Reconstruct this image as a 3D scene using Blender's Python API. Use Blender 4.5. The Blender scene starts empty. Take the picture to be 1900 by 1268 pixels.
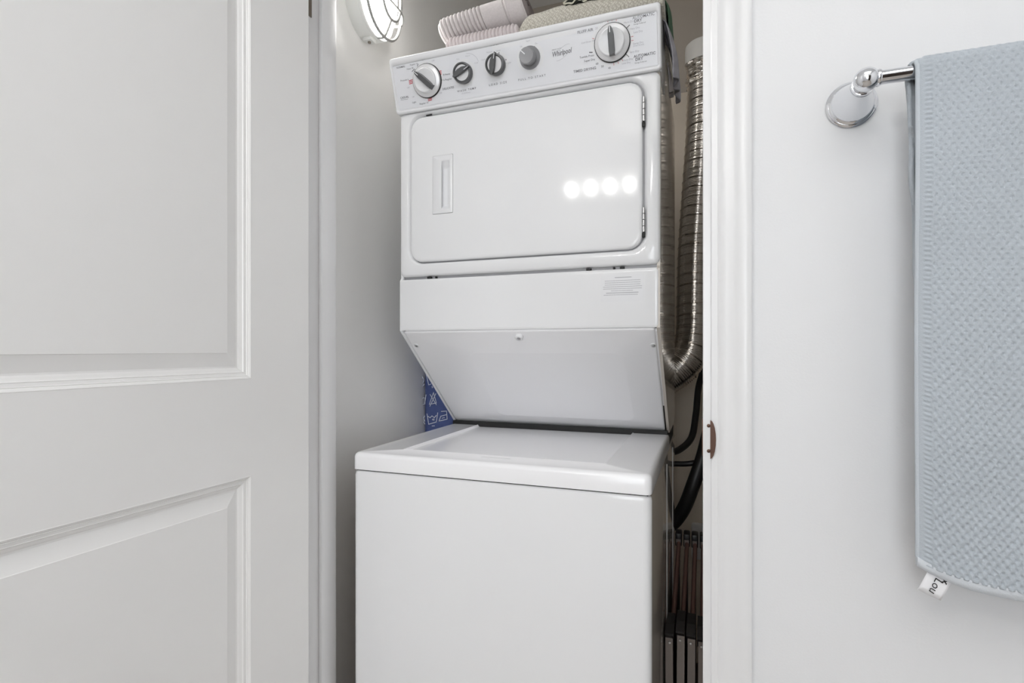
import bpy, bmesh, math, random
from mathutils import Vector, Matrix, noise
random.seed(7)
PI = math.pi
sc = bpy.context.scene
col = sc.collection

# ------------------------------------------------------------------ camera, world, exposure
H = 1.14                                   # eye height
YAW = 0.3482
F = 992.3148
cam_d = bpy.data.cameras.new('camera')
cam_d.sensor_width = 36.0
cam_d.lens = F / 1900 * 36.0
cam_d.shift_y = (649.7 - 634.0) / 1900
cam_d.clip_start = 0.02
cam = bpy.data.objects.new('camera', cam_d)
cam.location = (0, 0, H)
cam.rotation_euler = (PI / 2, 0, YAW)
col.objects.link(cam)
sc.camera = cam

world = bpy.data.worlds.new('world')
sc.world = world
world.use_nodes = True
world.node_tree.nodes['Background'].inputs[0].default_value = (0.9, 0.95, 1.0, 1)
world.node_tree.nodes['Background'].inputs[1].default_value = 0.3

sc.view_settings.view_transform = 'Standard'
sc.view_settings.look = 'None'
sc.view_settings.gamma = 1.0
sc.view_settings.use_curve_mapping = False
sc.view_settings.exposure = 0.13
sc.cycles.max_bounces = 14
sc.cycles.diffuse_bounces = 8
sc.cycles.glossy_bounces = 6
sc.cycles.sample_clamp_indirect = 6.0
sc.cycles.caustics_reflective = False
sc.cycles.caustics_refractive = False

# lamp strengths (the lamps themselves are modelled further down)
VANITY = 200.0          # four vanity globes behind the camera
FILL_PANEL = 2.1             # unseen ceiling panel added as soft fill
FILL_WINDOW = 5.8            # unseen glowing window added behind the camera as front fill
BULKHEAD = 26.0          # caged oval lamp in the closet
WARM = (1.0, 0.98, 0.955, 1)


# ------------------------------------------------------------------ materials
def mat(name, color, rough=0.5, metal=0.0, bump=0.0, bscale=200.0, coat=0.0, emit=0.0, ecol=None, mottle=0.0, mscale=8.0, sheen=0.0, spec=None):
    m = bpy.data.materials.new(name)
    m.use_nodes = True
    nt = m.node_tree
    b = nt.nodes['Principled BSDF']
    b.inputs['Base Color'].default_value = (*color, 1)
    b.inputs['Roughness'].default_value = rough
    b.inputs['Metallic'].default_value = metal
    if spec is not None:
        b.inputs['Specular IOR Level'].default_value = spec
    if coat:
        b.inputs['Coat Weight'].default_value = coat
        b.inputs['Coat Roughness'].default_value = 0.05
    if sheen:
        b.inputs['Sheen Weight'].default_value = sheen
    tc = nt.nodes.new('ShaderNodeTexCoord')
    if emit:
        b.inputs['Emission Color'].default_value = ecol or (1, 1, 1, 1)
        b.inputs['Emission Strength'].default_value = emit
    if mottle:
        n = nt.nodes.new('ShaderNodeTexNoise')
        n.inputs['Scale'].default_value = mscale
        n.inputs['Detail'].default_value = 3
        nt.links.new(tc.outputs['Object'], n.inputs['Vector'])
        r = nt.nodes.new('ShaderNodeValToRGB')
        r.color_ramp.elements[0].position = 0.3
        r.color_ramp.elements[1].position = 0.7
        r.color_ramp.elements[0].color = (*[c * (1 - mottle) for c in color], 1)
        r.color_ramp.elements[1].color = (*[min(1, c * (1 + mottle)) for c in color], 1)
        nt.links.new(n.outputs['Fac'], r.inputs['Fac'])
        nt.links.new(r.outputs['Color'], b.inputs['Base Color'])
    if bump:
        n = nt.nodes.new('ShaderNodeTexNoise')
        n.inputs['Scale'].default_value = bscale
        n.inputs['Detail'].default_value = 2
        nt.links.new(tc.outputs['Object'], n.inputs['Vector'])
        bp = nt.nodes.new('ShaderNodeBump')
        bp.inputs['Strength'].default_value = bump
        bp.inputs['Distance'].default_value = 0.001
        nt.links.new(n.outputs['Fac'], bp.inputs['Height'])
        nt.links.new(bp.outputs['Normal'], b.inputs['Normal'])
    return m


def waffle_mat(name, c1, c2, scale):
    """woven cloth: diagonal check of tiny light threads over darker gaps, with relief"""
    m = mat(name, c1, 0.95, sheen=0.2)
    nt = m.node_tree
    b = nt.nodes['Principled BSDF']
    tc = nt.nodes.new('ShaderNodeTexCoord')
    mp = nt.nodes.new('ShaderNodeMapping')
    mp.inputs['Rotation'].default_value = (0.0, 0.785, 0.785)
    nt.links.new(tc.outputs['Object'], mp.inputs['Vector'])
    v = nt.nodes.new('ShaderNodeTexVoronoi')
    v.distance = 'CHEBYCHEV'
    v.inputs['Scale'].default_value = scale
    v.inputs['Randomness'].default_value = 0.25
    nt.links.new(mp.outputs['Vector'], v.inputs['Vector'])
    r = nt.nodes.new('ShaderNodeValToRGB')
    r.color_ramp.elements[0].position = 0.25
    r.color_ramp.elements[1].position = 0.6
    r.color_ramp.elements[0].color = (*c1, 1)
    r.color_ramp.elements[1].color = (*c2, 1)
    nt.links.new(v.outputs['Distance'], r.inputs['Fac'])
    nt.links.new(r.outputs['Color'], b.inputs['Base Color'])
    bp = nt.nodes.new('ShaderNodeBump')
    bp.invert = True
    bp.inputs['Strength'].default_value = 0.7
    bp.inputs['Distance'].default_value = 0.002
    nt.links.new(v.outputs['Distance'], bp.inputs['Height'])
    nt.links.new(bp.outputs['Normal'], b.inputs['Normal'])
    return m


M = {}
M['wall'] = mat('wall_paint', (0.785, 0.79, 0.80), 0.55, bump=0.12, bscale=350, mottle=0.008, mscale=3)
M['chase'] = mat('chase_paint', (0.80, 0.70, 0.58), 0.5, bump=0.1, bscale=200, mottle=0.02, mscale=5)
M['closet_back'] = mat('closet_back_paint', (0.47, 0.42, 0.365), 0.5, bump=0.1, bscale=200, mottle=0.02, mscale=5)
M['closet'] = mat('closet_paint', (0.86, 0.855, 0.84), 0.4, bump=0.1, bscale=300, mottle=0.008, mscale=3)
M['ceil'] = mat('ceiling_paint', (0.85, 0.85, 0.85), 0.8, bump=0.2, bscale=120)
M['floor'] = mat('floor_tile', (0.42, 0.38, 0.34), 0.35, mottle=0.06, mscale=14)
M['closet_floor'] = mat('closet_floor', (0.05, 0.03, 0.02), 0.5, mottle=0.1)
M['trim'] = mat('trim_paint', (0.785, 0.785, 0.79), 0.28, bump=0.05, bscale=90)
M['door'] = mat('door_paint', (0.865, 0.86, 0.85), 0.32, bump=0.05, bscale=110, mottle=0.006, mscale=2)
M['enamel'] = mat('white_enamel', (0.825, 0.83, 0.84), 0.08, spec=0.4)
M['enamel_shaded'] = mat('white_enamel_shaded', (0.58, 0.53, 0.47), 0.10, coat=0.6, bump=0.02, bscale=25)  # white enamel toned tan-grey, shade put into the colour of the sides
M['enamel_lid'] = mat('white_enamel_lid', (0.91, 0.91, 0.925), 0.20, coat=0.2)
M['plastic'] = mat('white_plastic', (0.82, 0.825, 0.84), 0.22)
M['faceplate'] = mat('pale_grey_plastic', (0.765, 0.775, 0.805), 0.3)
M['black'] = mat('black_gap', (0.008, 0.008, 0.008), 0.6)
M['knob_grey'] = mat('grey_knob_plastic', (0.085, 0.087, 0.09), 0.33)
M['knob_mid'] = mat('mid_grey_plastic', (0.30, 0.30, 0.31), 0.35)
M['knob_silver'] = mat('silver_knob', (0.72, 0.72, 0.73), 0.25, metal=0.15)
M['print'] = mat('grey_print', (0.20, 0.20, 0.215), 0.6)
M['fill_glass'] = mat('frosted_fill_glow', (0.8, 0.85, 0.9), 0.5, emit=FILL_WINDOW, ecol=(0.93, 0.97, 1.0, 1))
M['wire'] = mat('grey_white_wire', (0.30, 0.30, 0.29), 0.4)
M['print_lt'] = mat('light_print', (0.46, 0.46, 0.49), 0.6)
M['red'] = mat('red_print', (0.55, 0.09, 0.11), 0.6)
M['chrome'] = mat('chrome', (0.80, 0.81, 0.835), 0.05, metal=1.0)
M['steel'] = mat('zinc_steel', (0.62, 0.62, 0.62), 0.28, metal=1.0)
M['foil'] = mat('duct_foil', (0.72, 0.675, 0.625), 0.16, metal=1.0, bump=0.5, bscale=90)
M['rubber'] = mat('black_rubber', (0.010, 0.009, 0.009), 0.45)
M['bronze'] = mat('bronze_strike', (0.10, 0.055, 0.04), 0.35, metal=0.7)
M['brass'] = mat('hinge_metal', (0.34, 0.30, 0.26), 0.35, metal=1.0)
M['chair_metal'] = mat('chair_frame_metal', (0.27, 0.235, 0.215), 0.35, metal=0.5)
M['chair_brown'] = mat('chair_brown_tube', (0.16, 0.085, 0.07), 0.3, metal=0.4)
M['chair_black'] = mat('chair_black_plastic', (0.012, 0.010, 0.010), 0.4)
M['towel'] = mat('blue_grey_terry', (0.45, 0.49, 0.53), 0.95, bump=0.6, bscale=700, sheen=0.2, mottle=0.03, mscale=9)
M['hem'] = mat('pale_hem', (0.60, 0.63, 0.665), 0.9, bump=0.4, bscale=900)
M['piping'] = mat('towel_piping', (0.52, 0.56, 0.60), 0.9, bump=0.4, bscale=900)
M['tag'] = mat('white_tag', (0.85, 0.85, 0.87), 0.7)
M['ink'] = mat('black_ink', (0.01, 0.01, 0.01), 0.6)
M['pink'] = mat('pink_grey_terry', (0.58, 0.54, 0.535), 0.95, bump=0.7, bscale=600, sheen=0.3, mottle=0.05, mscale=300)
M['pink_dark'] = mat('pink_grey_shaded', (0.24, 0.205, 0.20), 0.95, bump=0.7, bscale=600, mottle=0.05, mscale=300)  # terry darkened to hold the shade inside the rolled end
M['pink2'] = mat('rose_terry', (0.62, 0.56, 0.56), 0.95, bump=0.7, bscale=600, sheen=0.3)
M['beige'] = waffle_mat('beige_waffle', (0.64, 0.615, 0.545), (0.36, 0.33, 0.27), 230)
M['darkcloth'] = mat('dark_green_cloth', (0.012, 0.016, 0.012), 0.9, bump=0.4, bscale=300)
M['cream'] = mat('cream_cloth', (0.62, 0.60, 0.50), 0.9, bump=0.4, bscale=500)
M['olive'] = mat('olive_cloth', (0.16, 0.17, 0.11), 0.9, bump=0.4, bscale=500, mottle=0.5, mscale=60)
M['green'] = mat('green_cloth', (0.065, 0.125, 0.075), 0.85, bump=0.4, bscale=300, mottle=0.3, mscale=60)
M['greycloth'] = mat('grey_lavender_cloth', (0.34, 0.33, 0.36), 0.9, bump=0.4, bscale=400, mottle=0.15, mscale=40)
M['taupe'] = mat('taupe_cloth', (0.20, 0.18, 0.175), 0.9, bump=0.4, bscale=400, mottle=0.1, mscale=40)
M['bag'] = mat('blue_bag_cloth', (0.085, 0.12, 0.30), 0.8, bump=0.3, bscale=500, mottle=0.08, mscale=30)
M['bagprint'] = mat('white_bag_print', (0.72, 0.76, 0.86), 0.8)
M['vent'] = mat('white_vent_plastic', (0.78, 0.76, 0.73), 0.45)
M['lamp_body'] = mat('lamp_white_body', (0.80, 0.81, 0.79), 0.35)
M['diffuser'] = mat('lamp_diffuser', (0.9, 0.9, 0.88), 0.3, emit=BULKHEAD, ecol=(1.0, 0.985, 0.95, 1))
M['globe'] = mat('vanity_globe', (0.9, 0.9, 0.9), 0.3, emit=VANITY, ecol=WARM)
M['fill_panel_glow'] = mat('ceiling_fill_glow', (0.9, 0.9, 0.9), 0.4, emit=FILL_PANEL, ecol=(1, 0.985, 0.965, 1))
M['dark_door'] = mat('dark_stained_door', (0.03, 0.018, 0.012), 0.4, mottle=0.2)


# ------------------------------------------------------------------ helpers
def link_mesh(name, bm, m, parent=None, smooth=True, ang=35):
    me = bpy.data.meshes.new(name)
    bmesh.ops.recalc_face_normals(bm, faces=bm.faces[:])
    bm.to_mesh(me)
    bm.free()
    mats = m if isinstance(m, (list, tuple)) else [m]
    for k in mats:
        me.materials.append(M[k])
    if smooth:
        for p in me.polygons:
            p.use_smooth = True
        me.set_sharp_from_angle(angle=math.radians(ang))
    o = bpy.data.objects.new(name, me)
    col.objects.link(o)
    if parent:
        o.parent = parent
        if parent.type == 'EMPTY':
            o.matrix_parent_inverse = Matrix.Translation(-parent.location)
    return o


def tag(o, label=None, cat=None, group=None, kind=None):
    if label: o['label'] = label
    if cat: o['category'] = cat
    if group: o['group'] = group
    if kind: o['kind'] = kind
    return o


def empty(name, loc, label, cat, group=None):
    o = bpy.data.objects.new(name, None)
    o.location = loc
    o.empty_display_size = 0.05
    col.objects.link(o)
    return tag(o, label, cat, group)


def struct(name, bm, m, parent=None, smooth=False, label=None):
    o = link_mesh(name, bm, m, parent, smooth)
    if parent is None:
        o['kind'] = 'structure'
        if label: o['label'] = label
    return o


def box(bm, x0, x1, y0, y1, z0, z1, bevel=0.0, seg=2, mi=0):
    vs = [bm.verts.new((x, y, z)) for x in (x0, x1) for y in (y0, y1) for z in (z0, z1)]
    fs = [bm.faces.new([vs[i] for i in q]) for q in ((0, 1, 3, 2), (4, 6, 7, 5), (0, 4, 5, 1), (2, 3, 7, 6), (0, 2, 6, 4), (1, 5, 7, 3))]
    for f in fs: f.material_index = mi
    if bevel:
        es = list({e for f in fs for e in f.edges})
        bmesh.ops.bevel(bm, geom=es, offset=bevel, segments=seg, profile=0.5, affect='EDGES')
    return bm


def rrect(x0, x1, y0, y1, r, n=6):
    r = max(1e-5, min(r, (x1 - x0) / 2 - 1e-5, (y1 - y0) / 2 - 1e-5))
    pts = []
    for cx, cy, a0 in ((x1 - r, y1 - r, 0), (x0 + r, y1 - r, 90), (x0 + r, y0 + r, 180), (x1 - r, y0 + r, 270)):
        for k in range(n + 1):
            a = math.radians(a0 + 90 * k / n)
            pts.append((cx + r * math.cos(a), cy + r * math.sin(a)))
    return pts


def loft(rings, mapf, cap0=True, cap1=True, n=6, bm=None):
    """rings: (x0, x1, y0, y1, r, h); mapf(a, b, h) -> xyz"""
    bm = bm or bmesh.new()
    rings = list(rings)
    if cap1:                      # flat margin inside the last ring keeps the big face evenly shaded
        x0, x1, y0, y1, r, h = rings[-1]
        d = min(0.002, (x1 - x0) * 0.1, (y1 - y0) * 0.1)
        rings.append((x0 + d, x1 - d, y0 + d, y1 - d, max(r - d, r * 0.5), h))
    prev = None
    for i, (x0, x1, y0, y1, r, h) in enumerate(rings):
        vs = [bm.verts.new(mapf(a, b, h)) for a, b in rrect(x0, x1, y0, y1, r, n)]
        if prev:
            for k in range(len(vs)):
                bm.faces.new((prev[k], prev[(k + 1) % len(vs)], vs[(k + 1) % len(vs)], vs[k]))
        elif cap0:
            bm.faces.new(vs)
        prev = vs
    if cap1:
        bm.faces.new(prev)
    return bm


def lathe(bm, prof, n=32, mapf=None, cap=True, mi=0):
    """prof: (radius, h)"""
    rings = []
    for r, h in prof:
        if r < 1e-6:
            rings.append([bm.verts.new(mapf(0, 0, h))])
        else:
            rings.append([bm.verts.new(mapf(r * math.cos(2 * PI * k / n), r * math.sin(2 * PI * k / n), h)) for k in range(n)])
    for a, b in zip(rings, rings[1:]):
        for k in range(n):
            k2 = (k + 1) % n
            if len(a) == 1 and len(b) == 1: continue
            if len(a) == 1: f = bm.faces.new((a[0], b[k], b[k2]))
            elif len(b) == 1: f = bm.faces.new((a[k], a[k2], b[0]))
            else: f = bm.faces.new((a[k], a[k2], b[k2], b[k]))
            f.material_index = mi
    if cap:
        for r in (rings[0], rings[-1]):
            if len(r) > 2:
                bm.faces.new(r).material_index = mi
    return bm


def cr(pts, steps):
    """Catmull-Rom resample of a path"""
    P = [Vector(p) for p in pts]
    P = [P[0] * 2 - P[1]] + P + [P[-1] * 2 - P[-2]]
    out = []
    for i in range(1, len(P) - 2):
        for k in range(steps):
            t = k / steps
            p0, p1, p2, p3 = P[i - 1:i + 3]
            out.append(0.5 * ((2 * p1) + (-p0 + p2) * t + (2 * p0 - 5 * p1 + 4 * p2 - p3) * t * t + (-p0 + 3 * p1 - 3 * p2 + p3) * t ** 3))
    out.append(P[-2])
    return out


def resample(path, step):
    out = [path[0].copy()]
    acc = 0.0
    for a, b in zip(path, path[1:]):
        L = (b - a).length
        d = step - acc
        while d <= L:
            out.append(a.lerp(b, d / L))
            d += step
        acc = (acc + L) % step
    return out


def tube(bm, path, rad, n=16, cap=True, jitter=0.0):
    """path: Vectors; rad: number or f(i, s)"""
    s = 0.0
    ref = Vector((0, 1, 0))
    prev = None
    rings = []
    for i, p in enumerate(path):
        t = (path[min(i + 1, len(path) - 1)] - path[max(i - 1, 0)]).normalized()
        if i: s += (p - path[i - 1]).length
        u = ref - t * ref.dot(t)
        if u.length < 1e-3:
            u = Vector((1, 0, 0)) - t * t.x
        u.normalize()
        ref = u
        v = t.cross(u)
        r = rad(i, s) if callable(rad) else rad
        ring = []
        for k in range(n):
            a = 2 * PI * k / n
            rr = r
            if jitter:
                rr += jitter * (noise.noise((p + u * math.cos(a) * r + v * math.sin(a) * r) * 45))
            ring.append(bm.verts.new(p + (u * math.cos(a) + v * math.sin(a)) * rr))
        rings.append(ring)
    for a, b in zip(rings, rings[1:]):
        for k in range(n):
            bm.faces.new((a[k], a[(k + 1) % n], b[(k + 1) % n], b[k]))
    if cap:
        bm.faces.new(rings[0]); bm.faces.new(rings[-1])
    return bm


def prism(bm, poly, mapf, h0, h1, mi=0):
    a = [bm.verts.new(mapf(x, y, h0)) for x, y in poly]
    b = [bm.verts.new(mapf(x, y, h1)) for x, y in poly]
    n = len(poly)
    fs = [bm.faces.new(a), bm.faces.new(b)]
    for k in range(n):
        fs.append(bm.faces.new((a[k], a[(k + 1) % n], b[(k + 1) % n], b[k])))
    for f in fs: f.material_index = mi
    return bm


def text_into(bm, s, size, mapf, cx, cy, h=0.0, shear=0.0, rot=0.0, align='CENTER', sx=1.0, bold=0.0):
    cu = bpy.data.curves.new('lettering', 'FONT')
    cu.body = s
    cu.size = size
    cu.align_x = align
    cu.align_y = 'CENTER'
    cu.shear = shear
    cu.offset = bold
    cu.resolution_u = 2
    ob = bpy.data.objects.new('lettering', cu)
    col.objects.link(ob)
    dg = bpy.context.evaluated_depsgraph_get()
    me = bpy.data.meshes.new_from_object(ob.evaluated_get(dg))
    c, sn = math.cos(rot), math.sin(rot)
    vs = []
    for v in me.vertices:
        x, y = v.co.x * sx, v.co.y
        vs.append(bm.verts.new(mapf(cx + x * c - y * sn, cy + x * sn + y * c, h)))
    for p in me.polygons:
        try: bm.faces.new([vs[i] for i in p.vertices])
        except ValueError: pass
    bpy.data.objects.remove(ob)
    bpy.data.curves.remove(cu)
    bpy.data.meshes.remove(me)


def stroke(bm, pts, w, mapf, h=0.0, closed=False):
    """flat ribbon along a polyline (printed line)"""
    P = [Vector((p[0], p[1])) for p in pts]
    if closed: P.append(P[0])
    for a, b in zip(P, P[1:]):
        d = (b - a)
        if d.length < 1e-7: continue
        d.normalize()
        nn = Vector((-d.y, d.x)) * w / 2
        e = d * w * 0.4
        q = [a - e + nn, a - e - nn, b + e - nn, b + e + nn]
        bm.faces.new([bm.verts.new(mapf(p.x, p.y, h)) for p in q])


def at_y(u, v, Y):
    """point of the vertical plane y = Y that a sight line of the survey photo meets"""
    r = (u - 950) / F; z = (649.7 - v) / F
    dx = -math.sin(YAW) + r * math.cos(YAW); dy = math.cos(YAW) + r * math.sin(YAW)
    k = Y / dy
    return Vector((dx * k, Y, z * k + H))


# ------------------------------------------------------------------ the setting
YW = 0.835        # bathroom face of the wall that holds the closet doorway
XJ0, XJ1 = -0.740, -0.0045      # clear faces of the two jambs
HEAD = 2.05
CEIL = 2.56
YB = 2.12
XCL, XCR = -0.80, 0.25
bm = bmesh.new()
box(bm, -1.75, XJ0 - 0.018, YW, 0.93, 0, CEIL)
box(bm, XJ1 + 0.018, 1.25, YW, 0.93, 0, CEIL)
box(bm, XJ0 - 0.018, XJ1 + 0.018, YW, 0.93, HEAD + 0.018, CEIL)
struct('wall_front', bm, 'wall')
for nm, a in (('wall_left', (-1.85, -1.75, -1.6, 0.93)), ('wall_right', (1.25, 1.35, -1.6, 0.93))):
    bm = bmesh.new(); box(bm, a[0], a[1], a[2], a[3], 0, CEIL); struct(nm, bm, 'wall')
bm = bmesh.new()
box(bm, -1.85, -0.30, -1.6, -1.5, 0, CEIL)
box(bm, 0.30, 0.40, -1.6, -1.5, 0, CEIL)
box(bm, 1.16, 1.35, -1.6, -1.5, 0, CEIL)
box(bm, -0.30, 0.30, -1.6, -1.5, 0, 0.85)
box(bm, -0.30, 0.30, -1.6, -1.5, 1.85, CEIL)
box(bm, 0.40, 1.16, -1.6, -1.5, 2.03, CEIL)
struct('wall_back', bm, 'wall')
bm = bmesh.new(); box(bm, -0.30, 0.30, -1.575, -1.565, 0.85, 1.85)
win = struct('fill_window_1', bm, 'fill_glass')  # glowing pane added for even front fill, no window known there
bm = bmesh.new()
for q in ((-0.30, -0.27, 0.85, 1.85), (0.27, 0.30, 0.85, 1.85), (-0.27, 0.27, 0.85, 0.88), (-0.27, 0.27, 1.82, 1.85), (-0.27, 0.27, 1.335, 1.365)):
    box(bm, q[0], q[1], -1.56, -1.51, q[2], q[3], 0.003, 1)
link_mesh('fill_window_frame', bm, 'trim', win)
bm = bmesh.new(); box(bm, XCL - 0.1, XCL, 0.93, YB + 0.1, 0, CEIL); struct('wall_closet_left', bm, 'closet')
bm = bmesh.new(); box(bm, XCR, XCR + 0.1, 0.93, YB + 0.1, 0, CEIL); struct('wall_closet_right', bm, 'closet')
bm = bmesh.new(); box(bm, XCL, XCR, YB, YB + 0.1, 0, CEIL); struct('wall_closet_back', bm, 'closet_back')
bm = bmesh.new(); box(bm, -0.22, XCR, 2.06, YB, 0, 2.085); struct('trim_1', bm, 'chase', label='boxed out lower part of the closet back wall')
bm = bmesh.new(); box(bm, -1.85, 1.35, -1.6, 0.90, -0.1, 0); struct('floor', bm, 'floor')
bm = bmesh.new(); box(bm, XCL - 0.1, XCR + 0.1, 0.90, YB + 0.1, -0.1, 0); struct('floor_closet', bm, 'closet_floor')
bm = bmesh.new(); box(bm, -1.85, 1.35, -1.6, YB + 0.1, CEIL, CEIL + 0.1); struct('ceiling', bm, 'ceil')

# jambs with stops
def jamb(name, xf, sgn, label):
    """xf clear face; sgn +1: jamb body lies towards -x (left jamb), -1 right jamb"""
    b = bmesh.new()
    x0, x1 = sorted((xf, xf - sgn * 0.018))
    box(b, x0, x1, YW, 0.93, 0, HEAD + 0.018, 0.0012, 1)
    o = struct(name, b, 'trim', smooth=True, label=label)
    b = bmesh.new()
    x0, x1 = sorted((xf, xf + sgn * 0.010))
    if sgn < 0: x0, x1 = xf - 0.010, xf
    return o
jl = jamb('trim_2', XJ0, 1, 'white door jamb on the hinge side of the closet')
b = bmesh.new(); box(b, XJ0, XJ0 + 0.010, 0.886, 0.93, 0, HEAD, 0.002, 2); link_mesh('door_stop', b, 'trim', jl)
jr = jamb('trim_3', XJ1, -1, 'white door jamb on the latch side of the closet')
b = bmesh.new(); box(b, XJ0, XJ1, YW, 0.93, HEAD, HEAD + 0.018, 0.001, 1); struct('trim_4', b, 'trim')

# strike plate let into the right jamb, its curved lip showing at the front
b = bmesh.new()
box(b, XJ1 - 0.0012, XJ1 + 0.0005, 0.8365, 0.868, 0.984, 1.038)
sp = link_mesh('strike_plate', b, 'bronze', jr); sp['label'] = 'bronze strike plate'
b = bmesh.new()
pts = [(0.0056, 0.9825)]
for k in range(11):
    a = -PI / 2 + PI * k / 10
    pts.append((0.0056 + 0.0078 * math.cos(a), 1.0105 + 0.028 * math.sin(a)))
prism(b, pts, lambda x, z, h: (x, h, z), 0.8230, 0.8262)
link_mesh('lip', b, 'bronze', sp)
b = bmesh.new()
for z in (0.992, 1.029):
    lathe(b, [(0.0026, 0), (0.0026, 0.0012), (0.0, 0.0018)], 12, lambda x, y, h, z=z: (0.0035 + x, 0.8350 - h, z + y))
link_mesh('screw', b, 'bronze', sp)

CAS = [(0.0, 0.0), (0.0, -0.0065), (0.0015, -0.0085), (0.009, -0.0092), (0.0105, -0.0080), (0.0125, -0.0095), (0.017, -0.0115), (0.021, -0.0120), (0.030, -0.0125),
       (0.035, -0.0145), (0.0375, -0.0160), (0.046, -0.0168), (0.051, -0.0168), (0.0540, -0.0150), (0.0545, -0.010), (0.0545, 0.0)]
def casing(name, x_in, sgn, label):
    b = bmesh.new()
    prism(b, [(x_in + sgn * x, YW + y) for x, y in CAS], lambda x, y, h: (x, y, h), 0, HEAD + 0.06)
    return struct(name, b, 'trim', smooth=True, label=label)
casing('trim_5', 0.0062, 1, 'white moulded casing right of the closet opening')
casing('trim_6', XJ0 - 0.0107, -1, 'white moulded casing behind the open door')
b = bmesh.new()
prism(b, [(HEAD + 0.0055 + x, YW + y) for x, y in CAS], lambda z, y, h: (h, y, z), XJ0 - 0.0107, 0.0062)
struct('trim_7', b, 'trim', smooth=True)

# baseboard of the bathroom wall
b = bmesh.new(); box(b, 0.0610, 1.25, YW - 0.012, YW, 0, 0.09, 0.004, 2); struct('baseboard_front', b, 'trim', smooth=True)

# ------------------------------------------------------------------ the open two-panel door
DT = 0.035
P0 = Vector((-0.716, 0.830, 0))
DU = Vector((-0.0436, -0.99905, 0)).normalized()
DN = Vector((-DU.y, DU.x, 0))          # towards the opening (right)
if DN.x < 0: DN = -DN
def dmap(t, z, h):
    p = P0 + DU * t + DN * h
    return (p.x, p.y, z)
DW, DH = 0.711, 2.03
PAN = [(0.132, DW - 0.132, 1.0915, 1.905), (0.132, DW - 0.132, 0.23, 0.928)]
b = bmesh.new()
# stiles and rails as one moulded slab with two openings on both faces
xs = [0, 0.132, DW - 0.132, DW]
zs = [0.01, 0.23, 0.928, 1.0915, 1.905, DH]
for face_h in (0.0, -DT):
    grid = [[b.verts.new(dmap(x, z, face_h)) for z in zs] for x in xs]
    for i in range(3):
        for j in range(5):
            if i == 1 and j in (1, 3): continue
            b.faces.new((grid[i][j], grid[i + 1][j], grid[i + 1][j + 1], grid[i][j + 1]))
# edges of the slab
for pa, pb in (((0, 0.01), (DW, 0.01)), ((DW, 0.01), (DW, DH)), ((DW, DH), (0, DH)), ((0, DH), (0, 0.01))):
    b.faces.new([b.verts.new(dmap(pa[0], pa[1], 0)), b.verts.new(dmap(pb[0], pb[1], 0)), b.verts.new(dmap(pb[0], pb[1], -DT)), b.verts.new(dmap(pa[0], pa[1], -DT))])
door = struct('door_1', b, 'door', smooth=False, label='white two-panel closet door standing open')
for (x0, x1, z0, z1) in PAN:
    b = bmesh.new()
    R = []
    # (inset, height) profile: beads, deep quirk, raised field bevel
    prof = [(0, 0), (0.0008, 0.0004), (0.0030, -0.0010), (0.0048, -0.0030), (0.0056, -0.0026), (0.0064, -0.0040), (0.0105, -0.0052), (0.0112, -0.0046), (0.0125, -0.0065),
            (0.0165, -0.0085), (0.0190, -0.0105), (0.0215, -0.0108), (0.0430, -0.0040), (0.0436, -0.0030)]
    for d, h in prof:
        R.append((x0 + d, x1 - d, z0 + d, z1 - d, 0.0002, h))
    loft(R, dmap, cap0=False, cap1=True, n=1, bm=b)
    R = [(a, c, e, f, r, -DT - h) for a, c, e, f, r, h in R]
    loft(R, dmap, cap0=False, cap1=True, n=1, bm=b)
    link_mesh('door_panel', b, 'door', door, smooth=True, ang=12)
# hinges
for zc in (1.846, 0.25):
    b = bmesh.new()
    prism(b, [(0.003, zc - 0.044), (0.003, zc + 0.044), (-0.0008, zc + 0.044), (-0.0008, zc - 0.044)], lambda t, z, h: dmap(t, z, h), -0.033, -0.002)
    hg = link_mesh('hinge', b, 'brass', door, smooth=False)
    b = bmesh.new()
    box(b, XJ0 + 0.0002, XJ0 + 0.0020, YW + 0.002, YW + 0.030, zc - 0.044, zc + 0.044)
    link_mesh('hinge_leaf', b, 'brass', hg, smooth=False)
    b = bmesh.new()
    for j in range(5):
        lathe(b, [(0.0058, zc - 0.044 + j * 0.0178), (0.0058, zc - 0.044 + j * 0.0178 + 0.0168)], 14, lambda x, y, h: (-0.7395 + x, 0.8275 + y, h))
    lathe(b, [(0.0048, zc - 0.0505), (0.0062, zc - 0.0485), (0.0062, zc - 0.045), (0.003, zc - 0.044)], 14, lambda x, y, h: (-0.7395 + x, 0.8275 + y, h))
    link_mesh('hinge_knuckle', b, 'brass', hg)
# knob on the far edge of the door, out of the picture
b = bmesh.new()
lathe(b, [(0.032, 0.0), (0.032, 0.004), (0.012, 0.010), (0.010, 0.03), (0.026, 0.042), (0.028, 0.055), (0.018, 0.066), (0.0, 0.068)], 24, lambda x, y, h: dmap(DW - 0.06 + x, 0.98 + y, h))
link_mesh('door_knob', b, 'steel', door)

# dark stained door in the wall behind the camera (seen only in the chrome)
b = bmesh.new(); box(b, 0.40, 1.16, -1.56, -1.52, 0, 2.03)
for z0, z1 in ((0.2, 0.9), (1.05, 1.85)):
    box(b, 0.52, 1.04, -1.52, -1.51, z0, z1, 0.006, 1)
struct('door_2', b, 'dark_door', smooth=True)

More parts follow.
